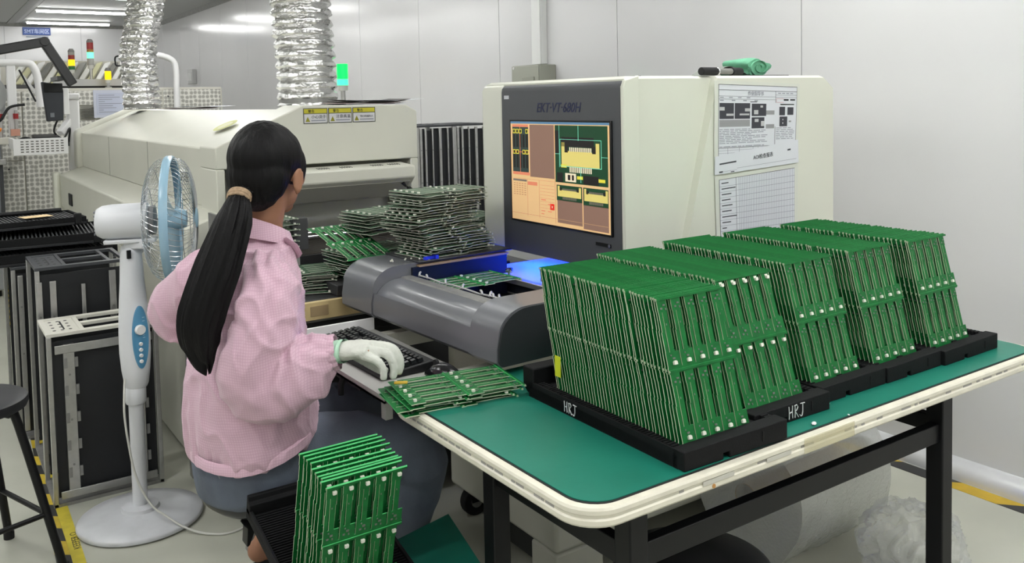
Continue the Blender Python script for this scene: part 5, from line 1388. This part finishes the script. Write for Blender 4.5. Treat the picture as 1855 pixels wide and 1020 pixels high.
f_ = Vector((.745, .667, 0)).normalized(); r_ = Vector((f_.y, -f_.x, 0)); u_ = Vector((0, 0, 1))
HR = Matrix((f_, -r_, u_)).transposed()       # columns: forward, left, up
Hc = Vector((.708, 2.118, 1.243))
def hp(f, r, u): return Hc + f_*f + r_*r + u_*u
hand_off = Vector((-.020, .012, .0))
def V(*p): return Vector(p)
FING = [  # index, middle, ring, little: knuckle .. tip
    [(.863, 1.82, .842), (.893, 1.79, .838), (.905, 1.775, .815), (.905, 1.772, .787)],
    [(.850, 1.806, .846), (.884, 1.772, .841), (.896, 1.760, .813), (.893, 1.758, .783)],
    [(.833, 1.790, .843), (.866, 1.757, .834), (.876, 1.746, .806), (.872, 1.746, .780)],
    [(.818, 1.775, .836), (.842, 1.752, .823), (.850, 1.745, .802), (.848, 1.745, .782)]]
FRAD = [.0086, .0088, .0084, .0074]
THUMB = [(.822, 1.858, .826), (.848, 1.856, .806), (.872, 1.832, .787), (.888, 1.808, .777)]
WR = V(.775, 1.858, .832)
def hand(b, k, off=hand_off, g=0.):
    O = lambda p: Vector(p)+off
    side = (.7, .7, 0)
    b.tube([O((.775, 1.858, .832)), O((.79, 1.845, .834)), O((.805, 1.832, .838)), O((.825, 1.813, .842)), O((.845, 1.795, .843))],
           [(.027+g, .020+g), (.030+g, .019+g), (.037+g, .019+g), (.042+g, .017+g), (.040+g, .013+g)], 20, side=side)
    for fg, rad in zip(FING, FRAD):
        root = Vector(fg[0])*.55 + Vector((.805, 1.832, .838))*.45
        P_ = smoothpath([O(root)]+[O(p) for p in fg], 4)
        n = len(P_)
        b.tube(P_, [(rad+g)*(1.12-.30*i/(n-1)) if i < n-1 else (rad+g)*.55 for i in range(n)], 12)
        b.ell(O(fg[0]), (rad*1.18+g,)*3, nu=10, nv=8)
    P_ = smoothpath([O((.800, 1.842, .833))]+[O(p) for p in THUMB], 4); n = len(P_)
    b.tube(P_, [(.0125+g)*(1.05-.32*i/(n-1)) if i < n-1 else .006+g for i in range(n)], 12)
b = MB()
X1 = (1, 0, 0)
b.tube([(.66, 2.15, .49), (.655, 2.14, .62), (.658, 2.13, .78), (.666, 2.13, .92), (.675, 2.13, 1.0), (.683, 2.13, 1.045), (.688, 2.128, 1.075)], [(.11, .150), (.10, .135), (.085, .12), (.085, .13), (.07, .12), (.052, .085), (.046, .055)], 28, side=X1)
b.tube([(.688, 2.13, 1.05), (.692, 2.126, 1.11), hp(-.010, 0, -.05)], [(.052, .054), (.047, .048), (.050, .050)], 22, side=X1)
# head: skull, cheeks, jaw, chin, nose, lips, brow, ears
b.ell(hp(-.010, 0, .018), (.090, .073, .088), HR, nu=26, nv=18)
b.ell(hp(.034, 0, -.020), (.058, .060, .066), HR, nu=24, nv=16)
b.ell(hp(.034, 0, -.062), (.054, .052, .050), HR, nu=22, nv=14)
b.ell(hp(.066, 0, -.098), (.022, .026, .020), HR)
b.tube([hp(.086, 0, .008), hp(.096, 0, -.014), hp(.105, 0, -.032), hp(.090, 0, -.044)], [.007, .009, .013, .009], 12)
for s in (-1, 1):
    b.ell(hp(.095, .011*s, -.040), (.010, .009, .008), HR, nu=12, nv=8)
    b.ell(hp(.078, .034*s, .014), (.012, .024, .007), HR, nu=12, nv=8)
    b.ell(hp(.058, .042*s, -.030), (.026, .022, .022), HR, nu=14, nv=10)
    # ear: lobe, rim and inner fold
    Er = HR @ Matrix.Rotation(-.30*s, 3, 'Z') @ Matrix.Rotation(.18, 3, 'Y')
    b.ell(hp(-.004, .0765*s, -.028), (.0125, .0055, .026), Er, nu=16, nv=12)
    b.ell(hp(-.001, .0765*s, -.054), (.009, .006, .010), Er, nu=12, nv=8)
    P_ = [hp(-.004, .082*s, -.028) + Er @ Vector((.0135*math.cos(t_), .001, .027*math.sin(t_))) for t_ in [math.radians(a) for a in range(-60, 250, 20)]]
    b.tube(P_, .0042, 8)
b.ell(hp(.090, 0, -.066), (.010, .022, .006), HR, nu=16, nv=8)
b.ell(hp(.088, 0, -.075), (.010, .019, .006), HR, nu=16, nv=8)
# arms under the sleeves
b.tube([(.668, 2.00, .985), (.634, 1.955, .90), (.60, 1.955, .785), (.66, 1.925, .785), (.72, 1.888, .815), (.755, 1.870, .832)], [.036, .038, .040, .042, .034, .028], 16)
hand(b, 0)
b.tube([(.668, 2.26, .985), (.61, 2.39, .93), (.565, 2.475, .872), (.64, 2.45, .78), (.72, 2.40, .70), (.76, 2.365, .665)], [.036, .038, .040, .040, .034, .028], 16)
# left hand lies on the lap: palm, four fingers, thumb
LH = [((.80, 2.325, .640), (.835, 2.292, .632), (.855, 2.272, .622)), ((.812, 2.34, .640), (.850, 2.306, .632), (.872, 2.287, .622)), ((.82, 2.357, .638), (.858, 2.324, .630), (.878, 2.308, .620)), ((.824, 2.374, .634), (.855, 2.346, .626), (.87, 2.332, .618))]
b.tube([(.758, 2.366, .666), (.782, 2.352, .652), (.815, 2.345, .640)], [(.026, .018), (.036, .016), (.040, .012)], 18, side=(.7, .7, 0))
for l_ in LH: b.tube(smoothpath([(.79, 2.35, .648)]+list(l_), 4), [.0078]*12+[.006], 10)
b.tube(smoothpath([(.775, 2.34, .65), (.795, 2.31, .645), (.825, 2.29, .640)], 4), [.011, .011, .0105, .010, .010, .0095, .009, .0085, .007], 10)
# legs under the jeans
b.tube([(.66, 2.07, .535), (.85, 2.01, .535), (.985, 1.94, .512), (.975, 1.965, .40), (.93, 2.01, .26), (.885, 2.06, .17)], [.075, .066, .055, .048, .040, .032], 18)
b.tube([(.66, 2.24, .535), (.85, 2.23, .545), (.985, 2.215, .525), (.935, 2.29, .36), (.86, 2.37, .23), (.79, 2.43, .16)], [.075, .066, .055, .048, .040, .033], 18)
def foot(ankle, heel, toe):
    a, h_, t_ = Vector(ankle), Vector(heel), Vector(toe)
    b.tube([a, a*.4+h_*.6+Vector((0, 0, .01)), h_+Vector((0, 0, .006))], [.033, .034, .024], 14)
    b.ell(h_+Vector((0, 0, .012)), (.034, .032, .034), nu=16, nv=12)
    b.tube([h_+Vector((0, 0, .01)), h_*.55+t_*.45+Vector((0, 0, .018)), h_*.2+t_*.8, t_], [(.024, .030), (.024, .034), (.016, .040), (.010, .026)], 16, side=(0, 0, 1))
foot((.785, 2.435, .17), (.752, 2.452, .112), (.955, 2.40, .060))
foot((.88, 2.065, .18), (.855, 2.085, .130), (1.055, 2.02, .100))
body = remeshed(b, 'person', SKIN, .0048, None, 3)
tag(body, 'woman with a black ponytail in a pink grid jacket, seated at the machine', 'person')
for s in (-1, 1):
    e_ = MB().ell(hp(.0755, .031*s, -.004), (.0115, .0115, .0105), HR, nu=16, nv=12).build('eye', mat('eye_white', (220, 218, 212), .2), body, smooth=180)
    MB().ell(hp(.0845, .031*s, -.004), (.0035, .0055, .0055), HR, nu=12, nv=8).build('iris', mat('iris_dark', (30, 22, 18), .2), e_, smooth=180)
    MB().tube([hp(.088, .016*s, .020), hp(.090, .030*s, .025), hp(.080, .048*s, .018)], [.002, .003, .0015], 8).build('eyebrow', HAIR, body, smooth=180)
MB().ell(hp(.0945, 0, -.0655), (.0075, .020, .0042), HR).ell(hp(.0925, 0, -.0755), (.0075, .017, .0048), HR).build('lips', mat('lips', (168, 92, 86), .45), body, smooth=180)

# jacket
def fold(co, n):
    q = Vector((co.x*9, co.y*9, co.z*5))
    d = .0085*noise.noise(q) + .0042*noise.noise(q*2.6)
    rg = 1-abs(noise.noise(Vector((co.x*6.5+2.1, co.y*6.5+.7, co.z*5.2+1.3))))
    d += .011*(rg**9) - .004
    rg = 1-abs(noise.noise(Vector((co.x*12+5.1, co.y*12+3.7, co.z*8+.3))))
    d += .006*(rg**8)
    # folds squeezed together in the bend of the right elbow
    e_ = co-Vector((.605, 1.95, .79)); t_ = e_.dot(Vector((.88, -.44, .2)))
    if -.02 < t_ < .14 and co.y < 2.02 and n.z > -.2: d += .0065*math.sin(2*PI*t_/.048+4*noise.noise(co*14))*max(0, n.z+.2)
    # soft creases that run round the sleeves and pull towards the hem
    d += .0065*math.sin(70*co.z + 26*noise.noise(Vector((co.x*5, co.y*5, co.z*3))))*max(0, noise.noise(Vector((co.x*6+4, co.y*6, co.z*4)))+.1)
    if co.z < .60 and co.x < .85 and co.y > 1.9: d += .0012*math.sin(70*math.atan2(co.y-2.135, co.x-.655)/2)
    # gathers at the cuff of the right sleeve
    c = (co-Vector((.752, 1.874, .829))).length
    if c < .075: d += .003*math.sin(9*math.atan2(co.z-.829, (co.x-.752)*.7+(co.y-1.874)*.7))*(1-c/.075)*1.6
    return d
b = MB()
rings = []
for z, cx, ra, rb_, sl in ((.550, .650, .128, .190, .30), (.556, .650, .140, .202, .30), (.575, .648, .147, .208, .29), (.61, .646, .152, .212, .25), (.66, .645, .152, .211, .17), (.72, .645, .146, .206, .10), (.82, .650, .128, .196, .04), (.92, .656, .112, .184, 0), (.985, .665, .100, .170, 0), (1.03, .675, .084, .146, 0), (1.062, .685, .068, .104, 0), (1.082, .690, .057, .068, 0)):
    rings.append([(cx+ra*math.cos(2*PI*j/48), 2.135+rb_*math.sin(2*PI*j/48), z+sl*ra*(math.cos(2*PI*j/48)+.55)*(1 if math.cos(2*PI*j/48) > -.55 else .3)) for j in range(48)])
b.loft(rings)
b.tube(smoothpath([(.675, 2.24, 1.000), (.660, 2.29, .980), (.615, 2.38, .93), (.572, 2.475, .866), (.60, 2.475, .815), (.66, 2.44, .755), (.72, 2.402, .702), (.748, 2.378, .676)], 4),
       [(.066, .066)]*2+[(.072, .072)]*6+[(.080, .080)]*8+[(.074, .072)]*5+[(.062, .060)]*4+[(.048, .048)]*2+[(.036, .036)]*2, 24)
jk = remeshed(b, 'jacket', PINK, .0055, body, 6, fold)
b = MB()
sp_ = smoothpath([(.668, 2.025, .998), (.660, 1.985, .985), (.636, 1.952, .92), (.612, 1.944, .845), (.602, 1.950, .778), (.640, 1.928, .770), (.690, 1.903, .792), (.728, 1.886, .815), (.752, 1.873, .829), (.762, 1.868, .832)], 4)
sr_ = [.058]*2+[.060, .062, .064, .066, .068, .070]+[.072, .074, .076, .078, .080, .082]+[.084]*5+[.082]*5+[.078, .074, .072, .068]+[.060, .056, .053]+[.049, .046]+[.041, .038]+[.035]*2
sr_ = (sr_+[.035]*40)[:len(sp_)]
b.tube(sp_, [(q, q) for q in sr_], 30)
slv = remeshed(b, 'sleeve', PINK, .005, jk, 5, fold)
# stand collar, open at the front
rings = []
nC = 44
for i in range(nC+1):
    a = math.radians(22+316*i/nC)          # measured from the front
    d_ = f_*math.cos(a)*1.0 + r_*math.sin(a)
    d_ = Vector((math.cos(a+.25), math.sin(a+.25), 0))
    k_ = math.cos(a)
    base = Vector((.690, 2.128, 1.066-.022*k_))
    topz = .040 - .006*k_
    rings.append([base + d_*.078, base + d_*.0655 + u_*topz, base + d_*.061 + u_*(topz+.002), base + d_*.058 + u_*(topz-.004), base + d_*.066 + u_*.004])
MB().loft(rings).build('collar', PINK, jk, smooth=60)
lp = [(.715, 2.055, 1.078), (.736, 2.036, 1.060), (.752, 2.046, 1.034), (.752, 2.068, 1.020), (.738, 2.085, 1.045)]
MB().loft([[Vector(p) for p in lp], [Vector(p)+Vector((.006, -.008, .004)) for p in lp]]).build('lapel', PINK, jk, bevel=.002)
# hem band
hb_ = []
for dz, k_ in ((-.004, .985), (-.002, 1.015), (.020, 1.02), (.024, .99)):
    hb_.append([(.650+.146*k_*math.cos(2*PI*j/90)*(1+.004*math.sin(21*j)), 2.135+.207*k_*math.sin(2*PI*j/90)*(1+.004*math.sin(21*j)), .560+dz+.30*.140*(math.cos(2*PI*j/90)+.55)*(1 if math.cos(2*PI*j/90) > -.55 else .3)) for j in range(90)])
MB().loft(hb_, caps=False).build('hem_band', PINK, jk, smooth=60)
cf = []
for i in range(6):
    t_ = i/5; c_ = Vector((.747, 1.8765, .8275)).lerp(Vector((.768, 1.8645, .8335)), t_)
    ax_ = Vector((.84, -.5, .2)).normalized(); s1 = ax_.cross(u_).normalized(); s2 = ax_.cross(s1)
    cf.append([c_ + (s1*math.cos(2*PI*j/54) + s2*math.sin(2*PI*j/54))*(.039+.0022*math.sin(2*PI*j/54*13)+.002*math.sin(PI*t_)) for j in range(54)])
MB().loft(cf, caps=False).build('elastic_cuff', PINK, jk, smooth=60)

# jeans
def jfold(co, n):
    q = Vector((co.x*11, co.y*11, co.z*9))
    return .005*noise.noise(q) + .0025*noise.noise(q*2.3)
b = MB()
b.tube([(.655, 2.145, .60), (.657, 2.147, .545), (.665, 2.150, .50), (.68, 2.150, .472)], [(.128, .172), (.150, .192), (.152, .188), (.12, .15)], 32, side=X1)
b.tube(smoothpath([(.655, 2.065, .540), (.76, 2.045, .540), (.87, 2.00, .540), (.965, 1.948, .524), (1.000, 1.935, .485), (.992, 1.955, .41), (.962, 1.985, .30), (.915, 2.035, .215)], 4), [(.098, .095)]*5+[(.094, .090)]*4+[(.086, .084)]*4+[(.077, .077)]*4+[(.072, .070)]*4+[(.066, .066)]*4+[(.062, .062)]*4, 26)
b.tube(smoothpath([(.655, 2.240, .540), (.76, 2.245, .548), (.87, 2.235, .552), (.965, 2.220, .538), (1.000, 2.215, .495), (.975, 2.245, .42), (.915, 2.315, .31), (.845, 2.385, .22)], 4), [(.098, .095)]*5+[(.092, .090)]*4+[(.084, .084)]*4+[(.077, .077)]*4+[(.072, .070)]*4+[(.066, .066)]*4+[(.062, .062)]*4, 26)
jn = remeshed(b, 'jeans', DENIM, .006, body, 6, jfold)
sm1 = [(.530, 2.065, .585), (.535, 2.045, .555), (.548, 2.035, .52), (.575, 2.02, .49)]
MB().tube(smoothpath(sm1, 5), .003, 6).build('side_seam', mat('seam_thread', (120, 124, 130), .8), jn, smooth=60)

# hair: cap, tie, ponytail
def strand(co, n):
    return .0022*noise.noise(Vector((co.x*70, co.y*70, co.z*9))) + .003*noise.noise(Vector((co.x*18, co.y*18, co.z*7)))
b = MB()
b.ell(hp(-.016, 0, .030), (.0985, .0865, .0885), HR, nu=36, nv=24)
b.ell(hp(-.050, 0, -.012), (.062, .078, .075), HR, nu=30, nv=20)
b.ell(hp(-.058, 0, -.050), (.044, .058, .048), HR, nu=26, nv=16)
for s in (-1, 1):
    b.ell(hp(.016, .062*s, .008), (.040, .021, .050), HR, nu=18, nv=14)
    b.tube([hp(.030, .073*s, -.005), hp(.026, .072*s, -.035), hp(.022, .069*s, -.055)], [(.010, .008), (.006, .005), (.002, .002)], 10)
hr = remeshed(b, 'hair', HAIR, .004, body, 6, strand)
rings = []
tp_ = smoothpath([hp(-.070, .010, -.042), (.617, 2.052, 1.190), (.588, 2.012, 1.140), (.552, 1.999, 1.055), (.518, 2.000, .968), (.500, 2.006, .905), (.503, 2.008, .850), (.514, 2.004, .818)], 7)
n = len(tp_)
lat0 = Vector((.83, -.56, 0))
for i, p in enumerate(tp_):
    u = i/(n-1)
    wv = [(0, .030), (.13, .017), (.28, .040), (.45, .050), (.65, .050), (.82, .040), (.93, .022), (1, .006)]
    th = [(0, .026), (.13, .016), (.28, .030), (.5, .034), (.75, .030), (.93, .014), (1, .004)]
    def itp(tb__):
        for (a0, b0), (a1, b1) in zip(tb__, tb__[1:]):
            if u <= a1: return b0+(b1-b0)*(u-a0)/(a1-a0)
        return tb__[-1][1]
    t_ = (tp_[min(i+1, n-1)]-tp_[max(i-1, 0)]).normalized()
    s1 = (lat0 - t_*lat0.dot(t_)).normalized(); s2 = t_.cross(s1)
    rr = []
    for j in range(72):
        a = 2*PI*j/72
        k_ = 1 + .05*math.sin(9*a+2*u) + .045*math.sin(17*a-3*u) + .04*math.sin(31*a+5*u)
        if u > .8: k_ += (u-.8)*1.2*math.sin(13*a)
        rr.append(p + s1*itp(wv)*k_*math.cos(a) + s2*itp(th)*k_*math.sin(a) + Vector((0, 0, -.012*max(0, u-.85)/.15*(1+math.sin(7*a)))))
    rings.append(rr)
MB().loft(rings).build('ponytail', HAIR, hr, smooth=80)
ti = Vector((.612, 2.048, 1.186)); tt_ = (Vector((.588, 2.012, 1.140))-Vector((.625, 2.062, 1.20))).normalized()
s1 = (lat0 - tt_*lat0.dot(tt_)).normalized(); s2 = tt_.cross(s1)
b = MB()
for off_, rad_ in ((-.007, .0235), (0, .0245), (.007, .0235)):
    b.tube([ti + tt_*off_ + (s1*math.cos(2*PI*j/30) + s2*math.sin(2*PI*j/30))*rad_ for j in range(31)], .0045, 8)
b.build('hair_tie', mat('tie_beige', (176, 150, 122), .8, noise_amt=.3, noise_scale=120), hr, smooth=80)

# glove with ribbed cuff
b = MB(); hand(b, 1, g=.0022)
gl = remeshed(b, 'glove', GLOVE, .0032, body, 3, lambda co, n: .0008*noise.noise(co*160))
rings = []
for i in range(25):
    u = i/24
    c_ = (Vector((.762, 1.868, .8305)).lerp(Vector((.795, 1.840, .8365)), u))+hand_off*.8
    ax_ = Vector((.72, -.68, .12)).normalized(); s1 = Vector((.7, .7, 0)); s1 = (s1-ax_*s1.dot(ax_)).normalized(); s2 = ax_.cross(s1)
    k_ = 1 + .035*math.sin(u*26)
    rings.append([c_ + (s1*(.0325+.004*u)*math.cos(2*PI*j/48) + s2*.0255*math.sin(2*PI*j/48))*k_*(1+.012*math.sin(24*2*PI*j/48)) for j in range(48)])
MB().loft(rings, caps=False).build('glove_cuff', GCUFF, gl, smooth=70)
tag(MB().cbox((.872, 1.757, .7685), (.030, .012, .004), 0, RZ(-35)).build('yellow_tape_bit', mat('tape_amber', (206, 170, 50), .5), bevel=.001), 'bit of amber tape held under the gloved fingertips', 'tape')
# sandals
def sandal(heel, toe):
    h_, t_ = Vector(heel), Vector(toe); d_ = (t_-h_).normalized(); s1 = d_.cross(u_).normalized()
    rr = []
    for dz in (-.010, .010):
        rr.append([h_ + d_*((t_-h_).length*.5) + d_*((t_-h_).length*.60*math.cos(2*PI*j/28)) + s1*(.046*math.sin(2*PI*j/28)*(1+.15*math.cos(2*PI*j/28))) + u_*dz for j in range(28)])
    so = MB().loft(rr).build('sandal', RUBBER, body, bevel=.003)
    m_ = h_.lerp(t_, .72)
    MB().tube([m_ + s1*.044*math.cos(a) + u_*(.048*math.sin(a)) for a in [PI*k_/10 for k_ in range(11)]], (.006), 8).build('strap', RUBBER, so, smooth=60)
sandal((.742, 2.455, .070), (.955, 2.402, .032))
sandal((.845, 2.088, .093), (1.05, 2.02, .072))
